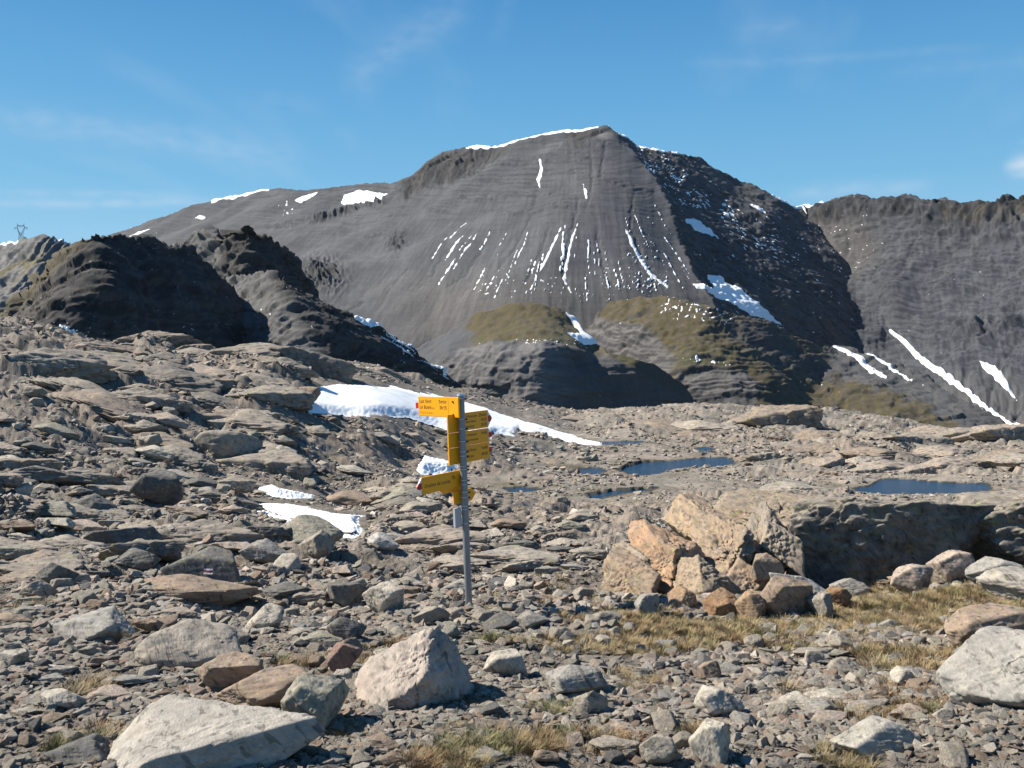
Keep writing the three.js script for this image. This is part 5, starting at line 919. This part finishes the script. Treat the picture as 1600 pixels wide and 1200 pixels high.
  board(B, 693, 719, -0.125, 0.405, { ...o2, tip: 'red', label: 'shaded board reading Cheval Blanc 1h40, Grenairon 4h50', lines: [['Cheval Blanc', 0.15, 0.035, 0.028], ['1h40', 0.50, 0.033, 0.034, 'right'], ['Grenairon', 0.15, 0.088, 0.028], ['4h50', 0.50, 0.086, 0.034, 'right']] });
  // lower boards
  board(B, 729, 755, 0.06, -0.47, { ...o2, label: 'shaded lower board reading Chalets de Loriaz', lines: [['Chalets de Loriaz', 0.02, 0.07, 0.034], ['1h', 0.40, 0.045, 0.036, 'right']] });
  board(B, 742, 762, 0.06, -0.25, { off: -0.075, tip: '', pointed: true, label: 'plain yellow arrow pointing left' });
  board(B, 761, 781, -0.09, 0.20, { ...o2, tip: '', pointed: true, label: 'plain yellow arrow pointing right' });
  const plate = part('number_plate', slab([[-0.05, 0], [0.02, 0], [0.02, 0.165], [-0.05, 0.165]], 0.03, 0.004), plateM); plate.rotation.y = 0.75; plate.position.set(-0.055, yOf(817), 0.03);
  for (const v of [0.03, 0.13]) part('bracket', new THREE.BoxGeometry(0.06, 0.012, 0.012).translate(0.02, v, -0.012), bright, plate);
}
{ // the small weathered stake behind the signpost
  const wood = plain('rusty wood', 0.20, 0.12, 0.07, 0.9), d = dAt(748, 876, 9), p = at(748, 876, d), s = new THREE.Group(); s.name = numbered('marker_stake'); scene.add(s); s.position.copy(p); tag(s, 'short rusty stake sticking out of the rubble right behind the signpost', 'stake');
  const w = 7 / F * d, h = 17 / F * d; mesh('stake', new THREE.CylinderGeometry(w * 0.42, w * 0.5, h * 1.3, 7).translate(0, h * 0.35, 0), wood, s); mesh('stake_head', new THREE.CylinderGeometry(w * 0.55, w * 0.45, h * 0.14, 7).translate(0.004, h * 0.96, 0), wood, s); s.rotation.z = 0.05;
}
{ // the lattice pylon on the far shoulder
  const d = 1640, steel = plain('pylon steel', 0.16, 0.20, 0.25, 0.7, 0.2), g = new THREE.Group(); g.name = numbered('electricity_pylon'); scene.add(g); g.position.copy(at(33, 378, d)); tag(g, 'thin steel lattice pylon on the skyline at the far left', 'pylon');
  const k = d / F, bar = (a, b, r) => { const A = new THREE.Vector3(...a), B = new THREE.Vector3(...b), v = B.clone().sub(A), geo = new THREE.CylinderGeometry(r, r, v.length(), 5); geo.applyQuaternion(new THREE.Quaternion().setFromUnitVectors(new THREE.Vector3(0, 1, 0), v.normalize())); const m = A.add(B).multiplyScalar(0.5); return geo.translate(m.x, m.y, m.z); };
  const P = (x, y, z = 0) => [x * k, y * k, z * k], r1 = 0.42, r2 = 0.26, put = (name, list) => mesh(name, mergeGeometries(list.map(([a, b, r]) => bar(P(...a), P(...b), r ?? r2))), steel, g);
  for (const sx of [-1, 1]) {
    put('leg', [-1, 1].map((z) => [[sx * 3.1, -3, z * 2.4], [sx * 2.1, 12, z * 1.6], r1])); put('leg', [-1, 1].map((z) => [[sx * 2.1, 12, z * 1.6], [sx * 5.6, 22, z * 1], r1]));
    put('horn', [[[sx * 5.6, 22, 0], [sx * 4.9, 27.5, 0], r1], [[sx * 4.9, 27.5, 0], [sx * 6.1, 29, 0]], [[sx * 4.9, 27.5, 0], [sx * 3.6, 25, 0]]]);
    put('cross_arm', [[[sx * 5.2, 23.6, 0], [sx * 11, 21.2, 0], r1], [[sx * 5.4, 21.4, 0], [sx * 11, 21.2, 0]], [[sx * 8, 22.4, 0], [sx * 8, 21.3, 0]]]);
    put('insulator', [[[sx * 9.6, 21, 0], [sx * 9.6, 18.8, 0], 0.3]]);
  }
  put('bridge', [[[-4.9, 25.4, 0], [4.9, 25.4, 0], r1], [[-4.9, 24, 0], [4.9, 24, 0]], [[-4.9, 24, 0], [-2, 25.4, 0]], [[-2, 25.4, 0], [0, 24, 0]], [[0, 24, 0], [2, 25.4, 0]], [[2, 25.4, 0], [4.9, 24, 0]]]);
  put('insulator', [[[0, 24, 0], [0, 21.6, 0], 0.3]]);
  put('brace', [[[-2.1, 12, 1.6], [2.1, 12, 1.6]], [[-2.9, 0, 2.3], [2.5, 6, 2]], [[2.9, 0, 2.3], [-2.5, 6, 2]], [[-2.5, 6, 2], [2.1, 12, 1.6]], [[2.5, 6, 2], [-2.1, 12, 1.6]], [[-2.1, 12, 1.6], [3.4, 16, 1.4]], [[2.1, 12, 1.6], [-3.4, 16, 1.4]]]);
}
renderer.render(scene, camera);
